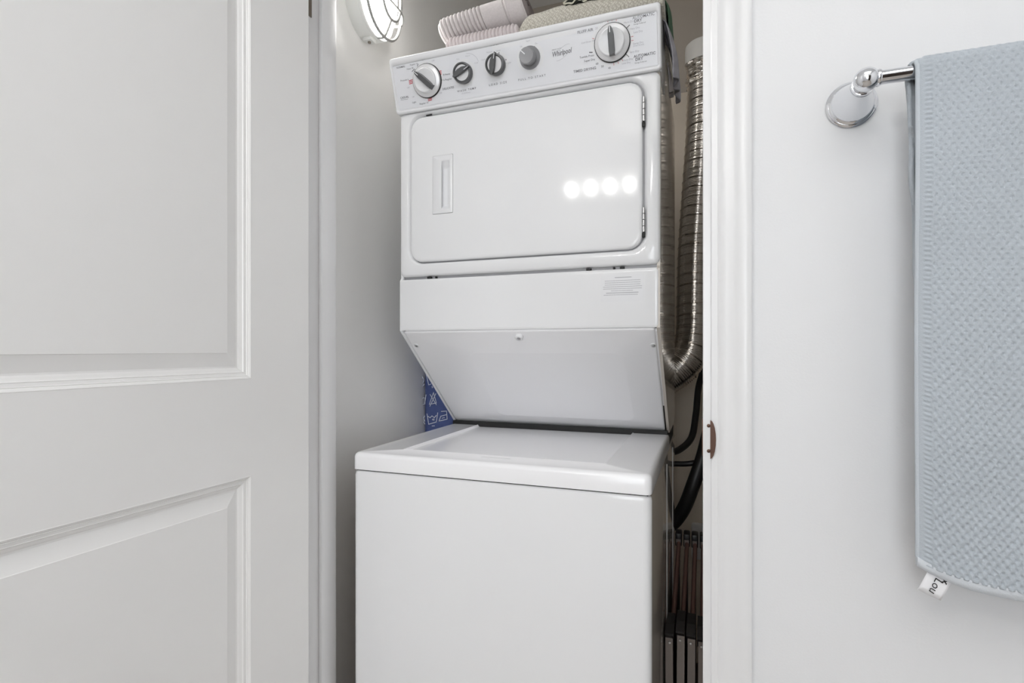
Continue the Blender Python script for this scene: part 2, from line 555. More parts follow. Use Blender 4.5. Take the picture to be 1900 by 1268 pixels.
# ------------------------------------------------------------------ lamps
# vanity light bar over the mirror behind the camera: backplate and four globes
vx = [-0.737, -0.597, -0.458, -0.320]
VY, VZ = -1.24, 2.195
van = empty('vanity_light', (-0.54, -1.5, VZ), 'chrome vanity light bar with four globes behind the viewer', 'light')
b = bmesh.new(); box(b, -0.86, -0.23, -1.5, -1.475, VZ - 0.05, VZ + 0.05, 0.006, 2); link_mesh('backplate', b, 'chrome', van)
for x in vx:
    b = bmesh.new()
    lathe(b, [(0.012, -1.475), (0.012, VY - 0.05), (0.028, VY - 0.045), (0.028, VY - 0.034), (0.0, VY - 0.034)], 20, lambda a, c, h, x=x: (x + a, h, VZ + c))
    arm = link_mesh('arm', b, 'chrome', van)
    b = bmesh.new()
    bmesh.ops.create_uvsphere(b, u_segments=20, v_segments=12, radius=0.023, matrix=Matrix.Translation((x, VY, VZ)))
    link_mesh('globe', b, 'globe', arm)
# unseen ceiling panel, added for soft fill light
cl = empty('ceiling_fill_light', (0.20, -0.67, CEIL), 'square ceiling fill panel added above the viewer, unseen', 'light')
b = bmesh.new(); loft([(-0.45, 0.85, -1.30, -0.05, 0.03, CEIL), (-0.45, 0.85, -1.30, -0.05, 0.03, CEIL - 0.03), (-0.43, 0.83, -1.28, -0.07, 0.02, CEIL - 0.03), (-0.43, 0.83, -1.28, -0.07, 0.02, CEIL - 0.02)], lambda x, y, h: (x, y, h), cap0=False, cap1=False, bm=b)
link_mesh('frame', b, 'lamp_body', cl)
b = bmesh.new(); loft([(-0.43, 0.83, -1.28, -0.07, 0.02, CEIL - 0.022), (-0.42, 0.82, -1.27, -0.08, 0.02, CEIL - 0.026)], lambda x, y, h: (x, y, h), bm=b)
link_mesh('diffuser', b, 'fill_panel_glow', cl)

# caged oval bulkhead lamp on the closet's left wall
LY, LZ = 1.122, 2.014
LA, LB = 0.0765, 0.1065
lamp = empty('bulkhead_lamp', (XCL, LY, LZ), 'lit white oval bulkhead lamp with a wire-cage guard on the closet wall', 'lamp')
def oval(a, bb, n=48, p=2.25):
    out = []
    for k in range(n):
        t = 2 * PI * k / n
        c, s = math.cos(t), math.sin(t)
        out.append((a * math.copysign(abs(c) ** (2 / p), c), bb * math.copysign(abs(s) ** (2 / p), s)))
    return out
def oval_loft(rings, cap0=False, cap1=True):
    """rings (scale_a, scale_b, height off the wall)"""
    bm = bmesh.new(); prev = None
    for sa, sb, h in rings:
        vs = [bm.verts.new((XCL + h, LY + y, LZ + z)) for y, z in oval(LA * sa, LB * sb)]
        if prev:
            for k in range(len(vs)):
                bm.faces.new((prev[k], prev[(k + 1) % len(vs)], vs[(k + 1) % len(vs)], vs[k]))
        elif cap0: bm.faces.new(vs)
        prev = vs
    if cap1: bm.faces.new(prev)
    return bm
link_mesh('base', oval_loft([(1, 1, 0), (1, 1, 0.030), (0.97, 0.98, 0.0335), (0.97, 0.98, 0.033), (0.92, 0.94, 0.033)], cap0=True, cap1=True), 'lamp_body', lamp)
link_mesh('rim', oval_loft([(0.985, 0.99, 0.034), (1.0, 1.0, 0.036), (1.0, 1.0, 0.039), (0.985, 0.99, 0.0415), (0.93, 0.95, 0.0415), (0.92, 0.94, 0.038)], cap0=True, cap1=False), 'lamp_body', lamp)
rg = []
for k in range(9):
    a = PI / 2 * k / 8
    rg.append((0.90 * max(0.02, math.cos(a)) ** 0.6, 0.92 * max(0.02, math.cos(a)) ** 0.6, 0.034 + 0.040 * math.sin(a)))
link_mesh('glass_diffuser', oval_loft(rg), 'diffuser', lamp)
b = bmesh.new()
# cage: an oval front hoop, a cross wire each way and stays back to the rim
hoop = [Vector((XCL + 0.081, LY + y, LZ + z)) for y, z in oval(LA * 0.55, LB * 0.66, 40)]
hoop.append(hoop[0]); hoop.append(hoop[1])
tube(b, hoop, 0.0036, 10, cap=False)
hoop = [Vector((XCL + 0.060, LY + y, LZ + z)) for y, z in oval(LA * 1.01, LB * 1.01, 48)]
hoop.append(hoop[0]); hoop.append(hoop[1])
tube(b, hoop, 0.0036, 10, cap=False)
def stay(pts):
    tube(b, cr([Vector((XCL + h, LY + y, LZ + z)) for y, z, h in pts], 8), 0.0032, 10)
for q in (-0.30, 0.30):
    stay([(-LA * 0.98, LB * q * 1.2, 0.042), (-LA * 1.00, LB * q * 1.15, 0.062), (-LA * 0.60, LB * q, 0.081), (0, LB * q * 0.95, 0.084), (LA * 0.60, LB * q, 0.081), (LA * 1.00, LB * q * 1.15, 0.062), (LA * 0.98, LB * q * 1.2, 0.042)])
stay([(0, -LB * 1.0, 0.042), (0, -LB * 1.0, 0.062), (0, -LB * 0.66, 0.081)])
stay([(0, LB * 1.0, 0.042), (0, LB * 1.0, 0.062), (0, LB * 0.66, 0.081)])
link_mesh('wire_guard', b, 'wire', lamp)
b = bmesh.new()
box(b, XCL + 0.006, XCL + 0.030, LY - 0.012, LY + 0.012, LZ - LB - 0.006, LZ - LB + 0.004, 0.002, 1)
lug = link_mesh('lug', b, 'lamp_body', lamp)
b = bmesh.new()
lathe(b, [(0.004, 0), (0.004, 0.003), (0, 0.004)], 12, lambda x, y, h: (XCL + 0.018 + x, LY + y, LZ - LB - 0.006 - h))
link_mesh('screw', b, 'brass', lug)

# ------------------------------------------------------------------ stacked washer and dryer (one machine)
XL, XR = -0.6937, -0.0877
XC = (XL + XR) / 2
ZB, ZL = 0.8928, 0.9263
YF, YLB, YD, YK = 0.936, 1.418, 1.119, 1.655
mach = empty('washer_dryer', (XC, 1.3, 0), 'white stacked washer and dryer filling the closet', 'washer dryer')
xz = lambda x, z, y: (x, y, z)

# washer cabinet: wrap-around shell with rounded front edges, darker plinth
b = bmesh.new()
def plan_ring(z, d=0.0):
    pts = []
    r = 0.014
    for cx, cy, a0 in ((XR - d - r, YF + d + r, -90), (XL + d + r, YF + d + r, 180)):
        for k in range(7):
            a = math.radians(a0 + 90 * k / 6) if a0 == -90 else math.radians(a0 + 90 * k / 6)
            pts.append((cx + r * math.cos(a), cy + r * math.sin(a)))
    # order: right corner from front to side reversed, back corners
    right = pts[:7]; left = pts[7:]
    loop = left + right + [(XR - d, YK), (XL + d, YK)]
    return [(x, y, z) for x, y in loop]
prev = None
for z, d in ((0.07, 0.0), (0.880, 0.0), (0.886, 0.0012), (0.8885, 0.004), (0.8885, 0.02)):
    vs = [b.verts.new(p) for p in plan_ring(z, d)]
    if prev:
        for k in range(len(vs)):
            f = b.faces.new((prev[k], prev[(k + 1) % len(vs)], vs[(k + 1) % len(vs)], vs[k]))
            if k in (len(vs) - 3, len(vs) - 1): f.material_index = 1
    else: b.faces.new(vs)
    prev = vs
b.faces.new(prev)
cab = link_mesh('washer_cabinet', b, ['enamel', 'enamel_shaded'], mach, ang=30)
b = bmesh.new(); box(b, XL + 0.02, XR - 0.02, YF + 0.03, YK - 0.02, 0.02, 0.07); link_mesh('plinth', b, 'black', mach)
for x in (XL + 0.05, XR - 0.05):
    for y in (YF + 0.06, YK - 0.06):
        b = bmesh.new(); lathe(b, [(0.02, 0), (0.02, 0.012), (0.008, 0.014), (0.008, 0.03)], 12, lambda a, c, h, x=x, y=y: (x + a, y + c, h)); link_mesh('levelling_foot', b, 'black', mach)
# pressed seams on the washer's side
for y in (1.313, 1.547):
    b = bmesh.new()
    tube(b, [Vector((XR - 0.0005, y, 0.09)), Vector((XR - 0.0005, y, 0.87))], 0.0022, 8)
    link_mesh('side_seam', b, 'enamel', cab)
b = bmesh.new(); box(b, XL + 0.006, XR - 0.006, YF + 0.008, YLB, 0.8880, 0.8935); link_mesh('gap_shade', b, 'black', mach)  # black strip standing in for the shade in the lid gap

# washer top with the pressed lid field
xy = lambda x, y, z: (x, y, z)
Y0, Y1 = YF - 0.001, YLB
b = loft([(XL, XR, Y0, Y1, 0.012, 0.8918), (XL - 0.0005, XR + 0.0005, Y0, Y1, 0.013, 0.8935), (XL - 0.0005, XR + 0.0005, Y0, Y1, 0.013, 0.9175),
          (XL + 0.0008, XR - 0.0008, Y0 + 0.0015, Y1, 0.013, 0.9225), (XL + 0.004, XR - 0.004, Y0 + 0.005, Y1 - 0.001, 0.011, 0.9255), (XL + 0.009, XR - 0.009, Y0 + 0.011, Y1 - 0.002, 0.008, ZL),
          (-0.6135, -0.1745, 0.9985, Y1 - 0.010, 0.007, ZL), (-0.6120, -0.1760, 1.0000, Y1 - 0.011, 0.006, ZL + 0.0012), (-0.6105, -0.1775, 1.0015, Y1 - 0.013, 0.006, ZL + 0.0012), (-0.6070, -0.1810, 1.005, Y1 - 0.016, 0.005, ZL - 0.0040), (-0.6055, -0.1825, 1.0065, Y1 - 0.018, 0.005, ZL - 0.0044)], xy)
lid = link_mesh('washer_lid', b, 'enamel_lid', mach, ang=50)
b = loft([(-0.4215, -0.3570, 0.9760, 0.9830, 0.0034, ZL + 0.0002), (-0.4205, -0.3580, 0.9770, 0.9820, 0.0024, ZL + 0.0009)], xy)
link_mesh('finger_grip', b, 'enamel_lid', lid)
b = bmesh.new(); box(b, XL + 0.004, XR - 0.004, YLB - 0.02, YK, 0.8885, 0.936); link_mesh('gap_shade_neck', b, 'black', mach)  # neck coloured black for the shade between slope and lid

# dryer cabinet: side profile with the sloping underside
prof_in = [(1.130, 1.300), (1.130, 1.178), (1.424, 0.9365), (YK, 0.9365), (YK, 1.800), (1.130, 1.800)]
b = bmesh.new()
prism(b, prof_in, lambda y, z, x: (x, y, z), XL + 0.003, XR - 0.003)
link_mesh('dryer_cabinet', b, 'enamel', mach, smooth=False)
prof_side = [(1.1195, 1.300), (1.1195, 1.1858), (1.4180, 0.9290), (YK, 0.9290), (YK, 1.804), (1.125, 1.804), (1.125, 1.312), (1.1195, 1.306)]
for x0, x1, mi in ((XL, XL + 0.0065, 'enamel'), (XR - 0.0065, XR, 'enamel_shaded')):
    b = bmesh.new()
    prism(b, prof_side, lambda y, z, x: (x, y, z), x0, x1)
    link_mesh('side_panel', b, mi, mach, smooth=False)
b = bmesh.new(); box(b, XL + 0.002, XR - 0.002, 1.13, YK - 0.002, 1.800, 1.806); link_mesh('dryer_top', b, 'enamel', mach)

# dryer front frame with the door opening
Zb, Zt = 1.3150, 1.7060
b = loft([(XL, XR, Zb, Zt, 0.006, 1.150), (XL - 0.0003, XR + 0.0003, Zb, Zt, 0.010, 1.132), (XL, XR, Zb, Zt, 0.012, 1.126), (XL + 0.0015, XR - 0.0015, Zb + 0.002, Zt, 0.012, 1.1212),
          (XL + 0.006, XR - 0.006, Zb + 0.006, Zt - 0.003, 0.012, YD), (-0.672, -0.1115, 1.3405, 1.7015, 0.036, YD), (-0.6705, -0.113, 1.3425, 1.7005, 0.036, 1.1198),
          (-0.6670, -0.1175, 1.3455, 1.6975, 0.034, 1.1250), (-0.6655, -0.1190, 1.3465, 1.6970, 0.034, 1.1300)], xz, cap0=False, cap1=False)
link_mesh('dryer_front', b, 'enamel', mach, ang=50)
b = bmesh.new(); box(b, -0.668, -0.117, 1.1296, 1.135, 1.345, 1.6985); link_mesh('gap_shadow_board', b, 'knob_mid', mach)
# door
dx0, dx1, dz0, dz1 = -0.6635, -0.1225, 1.3490, 1.6920
b = loft([(dx0, dx1, dz0, dz1, 0.030, 1.131), (dx0, dx1, dz0, dz1, 0.030, 1.1215), (dx0 + 0.0008, dx1 - 0.0008, dz0 + 0.0008, dz1 - 0.0008, 0.030, 1.1193), (dx0 + 0.0030, dx1 - 0.0030, dz0 + 0.003, dz1 - 0.003, 0.029, 1.1180),
          (dx0 + 0.008, dx1 - 0.008, dz0 + 0.008, dz1 - 0.008, 0.026, 1.1177), (-0.6045, -0.5511, 1.4580, 1.5950, 0.002, 1.1177), (-0.6045, -0.5511, 1.4580, 1.5950, 0.002, 1.1220)], xz, cap0=False, cap1=False)
ddoor = link_mesh('dryer_door', b, 'enamel', mach, ang=50)
b = loft([(-0.6037, -0.5519, 1.4588, 1.5942, 0.002, 1.121), (-0.6037, -0.5519, 1.4588, 1.5942, 0.002, 1.1168), (-0.6030, -0.5526, 1.4595, 1.5935, 0.002, 1.1163),
          (-0.5812, -0.5595, 1.4680, 1.5820, 0.003, 1.1166), (-0.5806, -0.5602, 1.4690, 1.5805, 0.003, 1.1176), (-0.5840, -0.5640, 1.4760, 1.5700, 0.002, 1.1262), (-0.5870, -0.5700, 1.4780, 1.5660, 0.002, 1.1285)], xz, cap0=False)
link_mesh('pocket_handle', b, 'plastic', ddoor, ang=40)
for zc in (1.6325, 1.4060):
    b = bmesh.new()
    for j in range(4):
        z0 = zc - 0.0255 + j * 0.0128
        lathe(b, [(0.0015, z0), (0.0030, z0 + 0.0006), (0.0030, z0 + 0.0118), (0.0015, z0 + 0.0124)], 12, lambda x, y, h: (-0.1198 + x, 1.1185 + y, h))
    hg = link_mesh('hinge', b, 'steel', ddoor)
    b = bmesh.new()
    box(b, -0.1232, -0.1172, 1.1170, 1.124, zc - 0.036, zc - 0.0262, 0.001, 1)
    link_mesh('hinge_slot', b, 'black', hg)
b = bmesh.new(); box(b, -0.6240, -0.6080, 1.1205, 1.1240, 1.6946, 1.6970, 0.0008, 1); link_mesh('door_catch', b, 'black', ddoor)

# gap between dryer front and service panel: dark clips
b = bmesh.new(); box(b, XL + 0.004, XR - 0.004, 1.1290, 1.150, 1.300, 1.322); link_mesh('shadow_gap', b, 'knob_mid', mach)
for x, w in ((-0.6160, 0.0105), (-0.5985, 0.003), (-0.2345, 0.0105), (-0.1810, 0.004), (-0.1640, 0.009)):
    b = bmesh.new(); box(b, x - w / 2, x + w / 2, 1.1215, 1.131, 1.3085, 1.3135, 0.0006, 1); link_mesh('retaining_clip', b, 'black', mach)

# service panel below the dryer
b = loft([(XL, XR, 1.1862, 1.3085, 0.004, 1.1295), (XL, XR, 1.1862, 1.3085, 0.005, 1.1235), (XL + 0.0012, XR - 0.0012, 1.1862, 1.3073, 0.006, 1.1203), (XL + 0.005, XR - 0.005, 1.1885, 1.3040, 0.006, YD),
          (XL + 0.008, XR - 0.008, 1.192, 1.300, 0.006, YD - 0.0002)], xz, cap0=False)
sp_ = link_mesh('service_panel', b, 'enamel', mach, ang=50)
b = bmesh.new()
x0, x1, z0, z1 = -0.2075, -0.1195, 1.2405, 1.2960
b.faces.new([b.verts.new((x, 1.1185, z)) for x, z in ((x0, z0), (x1, z0), (x1, z1), (x0, z1))])
lb = link_mesh('notice_label', b, 'plastic', sp_, smooth=False)
b = bmesh.new()
rows = [(-0.178, -0.145, 1.2905, 'd'), (-0.199, -0.127, 1.2840, 'l'), (-0.199, -0.126, 1.2798, 'l'), (-0.199, -0.127, 1.2756, 'l'), (-0.2025, -0.1235, 1.2714, 'l'), (-0.2025, -0.1235, 1.2672, 'l'), (-0.186, -0.142, 1.2630, 'l'),
        (-0.196, -0.131, 1.2586, 'd'), (-0.2015, -0.1320, 1.2545, 'l')]
for xa, xb, z, k in rows:
    x = xa
    while x < xb:
        w = random.uniform(0.003, 0.009)
        w = min(w, xb - x)
        stroke(b, [(x, z), (x + w, z)], 0.0016 if k == 'd' else 0.0011, xz, 1.1183)
        x += w + 0.0011
link_mesh('small_print', b, 'print_lt', lb, smooth=False)['kind'] = 'stuff'

# sloping underside panel
SA = Vector((0, 1.1190, 1.1858)); ST = Vector((0, 0.7602, -0.6496)); SN = Vector((0, -0.6496, -0.7602))
def smap(x, s, h):
    p = SA + ST * s + SN * h
    return (x, p.y, p.z)
b = loft([(-0.6850, -0.0980, 0.0045, 0.3885, 0.006, -0.007), (-0.6850, -0.0980, 0.0045, 0.3885, 0.006, -0.0015), (-0.6843, -0.0987, 0.0055, 0.3878, 0.006, -0.0003), (-0.680, -0.102, 0.010, 0.384, 0.006, 0.0002),
          (-0.545, -0.165, 0.075, 0.352, 0.025, 0.0002), (-0.541, -0.169, 0.079, 0.348, 0.022, 0.0010), (-0.538, -0.172, 0.082, 0.345, 0.020, 0.0011)], smap, cap0=True)
slope = link_mesh('sloping_panel', b, 'enamel_lid', mach, ang=50)
b = bmesh.new(); prism(b, [(XL + 0.006, 0.001), (XR - 0.006, 0.001), (XR - 0.006, 0.3915), (XL + 0.006, 0.3915)], smap, -0.012, -0.0065); link_mesh('gap_shade', b, 'black', mach)  # black backing sheet colours in the shade of the gaps round the slope
for x, s in ((-0.6715, 0.053), (-0.1045, 0.055)):
    b = bmesh.new()
    lathe(b, [(0.0065, 0.0), (0.006, 0.0012), (0.0035, 0.0016)], 18, lambda a, c, h, x=x, s=s: smap(x + a, s + c, h))
    d = link_mesh('screw_cup', b, 'enamel', slope)
    b = bmesh.new()
    lathe(b, [(0.0042, 0.001), (0.0040, 0.0024), (0.0020, 0.0030), (0.0, 0.0026)], 14, lambda a, c, h, x=x, s=s: smap(x + a, s + c, h))
    link_mesh('screw', b, 'steel', d)
b = bmesh.new()
lathe(b, [(0.0095, 0), (0.0095, 0.006), (0.0080, 0.0085), (0.0052, 0.0090), (0.0048, 0.0070), (0.0, 0.0065)], 22, lambda a, c, h: smap(-0.3944 + a, 0.0225 + c, h))
bp_ = link_mesh('bumper', b, 'plastic', slope)
b = bmesh.new()
lathe(b, [(0.0040, 0.0066), (0.0038, 0.0080), (0.0, 0.0084)], 14, lambda a, c, h: smap(-0.3944 + a, 0.0225 + c, h))
link_mesh('screw', b, 'knob_mid', bp_)

# control console, its face leaning forward at the top
CO = Vector((XC, 1.1140, 1.7055)); CT = Vector((0, -0.2947, 0.9556)); CN = Vector((0, -0.9556, -0.2947))
def cmap(x, s, h):
    p = CO + CT * s + CN * h
    return (CO.x + x, p.y, p.z)
b = loft([(-0.306, 0.306, 0.000, 0.1185, 0.004, -0.014), (-0.307, 0.307, -0.0012, 0.1195, 0.006, -0.006), (-0.307, 0.307, -0.0015, 0.1195, 0.007, 0.0010), (-0.3055, 0.3055, 0.0000, 0.1185, 0.007, 0.0042), (-0.3030, 0.3030, 0.0030, 0.1160, 0.006, 0.0050),
          (-0.3018, 0.3018, 0.0052, 0.1075, 0.005, 0.0040), (-0.3005, 0.3005, 0.0068, 0.1045, 0.004, 0.0016), (-0.2995, 0.2995, 0.0080, 0.1040, 0.003, 0.0)], cmap, cap0=False, cap1=True)
console = link_mesh('control_console', b, 'plastic', mach, ang=60)
b = bmesh.new()
prism(b, [(1.122, 1.7060), (1.0905, 1.8195), (1.098, 1.8255), (1.23, 1.8255), (1.23, 1.7060)], lambda y, z, x: (x, y, z), XC - 0.3055, XC + 0.3055)
link_mesh('console_housing', b, 'plastic', mach, ang=30)
b = bmesh.new()
b.faces.new([b.verts.new(cmap(x, s, 0.0006)) for x, s in ((-0.2990, 0.0085), (0.2990, 0.0085), (0.2990, 0.1035), (-0.2990, 0.1035))])
fp = link_mesh('faceplate', b, 'faceplate', console, smooth=False)

def px_console(u, v):
    """(x, s) on the console face for a sight line of the survey photo"""
    r = (u - 950) / F; z = (649.7 - v) / F
    d = Vector((-math.sin(YAW) + r * math.cos(YAW), math.cos(YAW) + r * math.sin(YAW), z))
    P = CO - Vector((0, 0, H))
    t = P.dot(CN) / d.dot(CN)
    q = d * t - P
    return q.x, q.dot(CT)

# white printed bands
b = bmesh.new()
HP = 0.0009
def band(u0, v0, u1, v1, w):
    a = px_console(u0, v0); c = px_console(u1, v1)
    stroke(b, [a, c], w, cmap, HP - 0.0001)
def disc(u, v, r0, r1, a0=0, a1=360):
    x, s = px_console(u, v)
    n = 40
    for k in range(n):
        t0 = math.radians(a0 + (a1 - a0) * k / n); t1 = math.radians(a0 + (a1 - a0) * (k + 1) / n)
        q = [(x + r * math.cos(t), s + r * math.sin(t)) for r, t in ((r0, t0), (r1, t0), (r1, t1), (r0, t1))]
        b.faces.new([b.verts.new(cmap(p[0], p[1], HP - 0.00005)) for p in q])
for q in ((984, 107, 0.022, 0.0305), (861, 136, 0.022, 0.0285), (921, 121, 0.022, 0.0285), (793, 150, 0.034, 0.0405)):
    disc(*q)
    link_mesh('dial_ring', b, 'plastic', fp, smooth=False)
    b = bmesh.new()
for xa_, xb_ in ((-0.045, 0.020), (0.026, 0.135)):
    stroke(b, [(xa_, 0.0985), (xb_, 0.0985)], 0.0085, cmap, HP - 0.0001)
    link_mesh('white_band', b, 'plastic', fp, smooth=False)
    b = bmesh.new()
disc(1136, 79, 0.035, 0.0445)
link_mesh('dial_ring', b, 'plastic', fp, smooth=False)
# dark lettering
b = bmesh.new(); bl = bmesh.new(); br_ = bmesh.new()
def T(bmx, s, u, v, size, **k):
    x, y = px_console(u, v)
    text_into(bmx, s, size, cmap, x, y, 0.0011, **k)
for s, u, v, sz, bd in [('NORMAL', 744, 125, 0.0056, 0.00005), ('DELICATES', 832, 164, 0.0060, 0.00008), ('CASUAL', 751, 181, 0.0062, 0.00008), ('WASHER', 917, 83, 0.0056, 0.0001), ('DRYER', 981, 69, 0.0056, 0.0001),
                        ('FLUFF AIR', 1086, 58, 0.0074, 0.00008), ('TIMED DRYING', 1085, 130, 0.0070, 0.00008), ('AUTOMATIC', 1194, 30, 0.0074, 0.00003), ('DRY', 1184, 38.5, 0.0078, 0.00015),
                        ('AUTOMATIC', 1196, 102, 0.0074, 0.0001), ('DRY', 1186, 110, 0.0078, 0.00015)]:
    T(b, s, u, v, sz, bold=bd)
for s, u, v, sz in [('W A S H   T E M P', 866, 167, 0.0060), ('L O A D   S I Z E', 924, 155.5, 0.0060), ('P U L L   T O   S T A R T', 987, 144.5, 0.0060)]:
    T(b, s, u, v, sz, bold=0.00005)
for s, u, v, sz in [('Regular 14', 768, 119.5, 0.0046), ('Heavy 18', 761, 127.5, 0.0046), ('Presoak 6', 751, 149, 0.0054), ('8 Heavy', 829, 138, 0.0054), ('6 Regular', 831, 147.5, 0.0056), ('Light', 769, 190, 0.0054),
                    ('Regular 10', 787, 192, 0.0054), ('Tumble Press', 1089, 105, 0.0056), ('Super Dry', 1094, 112, 0.0056), ('Energy Preferred', 1187, 43.5, 0.0034), ('Energy Preferred', 1189, 115.5, 0.0034),
                    ('60', 1108, 118.5, 0.0056), ('50', 1118, 123.5, 0.0056), ('40', 1131, 126.5, 0.0056), ('Light', 785, 110.5, 0.0050)]:
    T(b, s, u, v, sz)
# tick marks
def tick(u0, v0, u1, v1, w, bmx=None):
    stroke(bmx or b, [px_console(u0, v0), px_console(u1, v1)], w, cmap, 0.0011)
tick(765, 133, 769, 128.5, 0.0016); tick(769, 133, 771, 129, 0.0012); tick(775, 123, 776, 119, 0.0016)
tick(816, 149, 821, 148.5, 0.0014)
tick(1162, 53, 1168, 47, 0.0016); tick(1162, 101, 1167, 105.5, 0.0013); tick(1094, 97.5, 1099, 97.5, 0.002)
tick(744, 186, 757, 184, 0.0006); 
for u, v in ((843, 130.5), (902, 118), (911, 103), (939, 111), (926, 98.5), (971, 91), (992, 87)):
    x, s = px_console(u, v)
    prism(b, [(x + 0.0014 * math.cos(2 * PI * k / 8), s + 0.0014 * math.sin(2 * PI * k / 8)) for k in range(8)], cmap, 0.0008, 0.0011)
link_mesh('lettering', b, 'print', fp, smooth=False)['kind'] = 'stuff'
for s, u, v, sz in [('Off', 804, 113, 0.0050), ('Off', 758, 163, 0.0046), ('Off', 818, 173, 0.0050), ('Off', 767, 180, 0.0046), ('(Cold Rinse)', 865, 172.5, 0.0042), ('Warm', 868, 104, 0.0044), ('Hot', 850, 110, 0.0044), ('Cold', 884, 117, 0.0044),
                    ('Medium', 908, 97, 0.0040), ('Large', 925, 94, 0.0044), ('Small', 897, 111, 0.0040), ('Extra Large', 942, 117, 0.0036), ('Signal', 980, 76, 0.0040), ('On', 995, 81, 0.0044), ('Off', 967, 87, 0.0040), ('More Dry', 1167, 41, 0.0050), ('Very Dry', 1178, 52.5, 0.0050), ('Less Dry', 1184, 59, 0.0050),
                    ('Damp Dry', 1184, 80, 0.0048), ('(Cool Down)', 1185, 84, 0.0040), ('Very Dry', 1177, 96, 0.0050), ('More Dry', 1165, 111, 0.0050), ('Less Dry', 1162, 117, 0.0048), ('Cool Down Off', 1091, 78, 0.0044), ('20', 1107, 53, 0.0056),
                    ('10', 1116, 42.5, 0.0056), ('LTE5243', 745, 194, 0.0034)]:
    if s == 'LTE5243': continue
    T(bl, s, u, v, sz)
x, s = px_console(868, 122)
arc = [(x + 0.027 * math.cos(math.radians(a)), s + 0.024 * math.sin(math.radians(a))) for a in range(10, 95, 8)]
stroke(bl, arc, 0.0006, cmap, 0.0011)
link_mesh('pale_lettering', bl, 'print_lt', fp, smooth=False)['kind'] = 'stuff'
for u, v in ((816, 136), (763, 152.5), (798, 184)):
    x, s = px_console(u, v)
    for k in (-1, 0, 1):
        stroke(br_, [(x - 0.0045, s + k * 0.0032), (x + 0.0045, s + k * 0.0032 + 0.001)], 0.0018, cmap, 0.0011)
x5, s5 = px_console(1136, 79)
for a in (88, 75, 100, 160, 5, -5, -88, -75, -62):
    c_, s_ = math.cos(math.radians(a)), math.sin(math.radians(a))
    stroke(br_, [(x5 + 0.0385 * c_, s5 + 0.0385 * s_), (x5 + 0.0425 * c_, s5 + 0.0425 * s_)], 0.0008, cmap, 0.0011)
link_mesh('red_mark', br_, 'red', fp, smooth=False)['kind'] = 'stuff'
# maker's script mark with its swoosh
b = bmesh.new()
x, s = px_console(1042, 98)
text_into(b, 'Whirlpool', 0.0140, cmap, x, s, 0.0011, shear=0.32, bold=0.00022, sx=0.72, rot=0.06)
text_into(b, 'HEAVY DUTY', 0.0034, cmap, x - 0.010, s + 0.0082, 0.0011)
link_mesh('maker_mark', b, 'print', fp, smooth=False)
b = bmesh.new()
el = []
for k in range(13):
    a = math.radians(20 + 100 * k / 12)
    X_, Y_ = 0.022 * math.cos(a), 0.0075 * math.sin(a)
    el.append((x + 0.004 + X_ * 0.75 - Y_ * 0.5, s + X_ * 0.45 + Y_ * 0.9 + 0.002))
stroke(b, el, 0.0005, cmap, 0.0011)
stroke(b, [(2 * x + 0.006 - p[0], 2 * s - p[1]) for p in el], 0.0005, cmap, 0.0011)
link_mesh('maker_swoosh', b, 'print_lt', fp, smooth=False)

# knobs
def big_knob(x, s, ang):
    kf = lambda a, c, h: cmap(x + a, s + c, h)
    b = bmesh.new(); lathe(b, [(0.0366, 0.0004), (0.0366, 0.0040), (0.0355, 0.0046)], 48, kf); kn = link_mesh('timer_dial', b, 'black', console)
    kn['label'] = 'large round timer dial with grey pointer'
    b = bmesh.new(); lathe(b, [(0.0350, 0.0044), (0.0352, 0.0060), (0.0335, 0.0085), (0.0275, 0.0105), (0.0262, 0.0108)], 48, kf); link_mesh('skirt', b, 'knob_silver', kn)
    b = bmesh.new(); lathe(b, [(0.0268, 0.0100), (0.0262, 0.0150), (0.0245, 0.0168), (0.0225, 0.0165), (0.0180, 0.0150), (0.0, 0.0145)], 48, kf); link_mesh('cap', b, 'plastic', kn)
    b = bmesh.new()
    ca, sa = math.cos(ang), math.sin(ang)
    L = [(-0.0265, 0.0058), (-0.018, 0.0068), (-0.004, 0.0066), (0.012, 0.0064), (0.021, 0.0048), (0.0265, 0.0024)]
    poly = L + [(p, -w) for p, w in reversed(L)]
    vlo = [b.verts.new(kf(p * ca - w * sa, p * sa + w * ca, 0.013)) for p, w in poly]
    vhi = [b.verts.new(kf(p * 0.98 * ca - w * 0.75 * sa, p * 0.98 * sa + w * 0.75 * ca, 0.0255)) for p, w in poly]
    n = len(poly)
    for k in range(n): b.faces.new((vlo[k], vlo[(k + 1) % n], vhi[(k + 1) % n], vhi[k]))
    b.faces.new(vhi)
    link_mesh('pointer', b, 'knob_grey', kn, ang=40)
    b = bmesh.new()
    stroke(b, [(0.015 * ca, 0.015 * sa), (0.0245 * ca, 0.0245 * sa)], 0.0016, lambda a, c, h: kf(a, c, 0.0259))
    link_mesh('index_line', b, 'plastic', kn, smooth=False)
big_knob(-0.2150, 0.0595, math.radians(135))
big_knob(0.2110, 0.0638, math.radians(92))

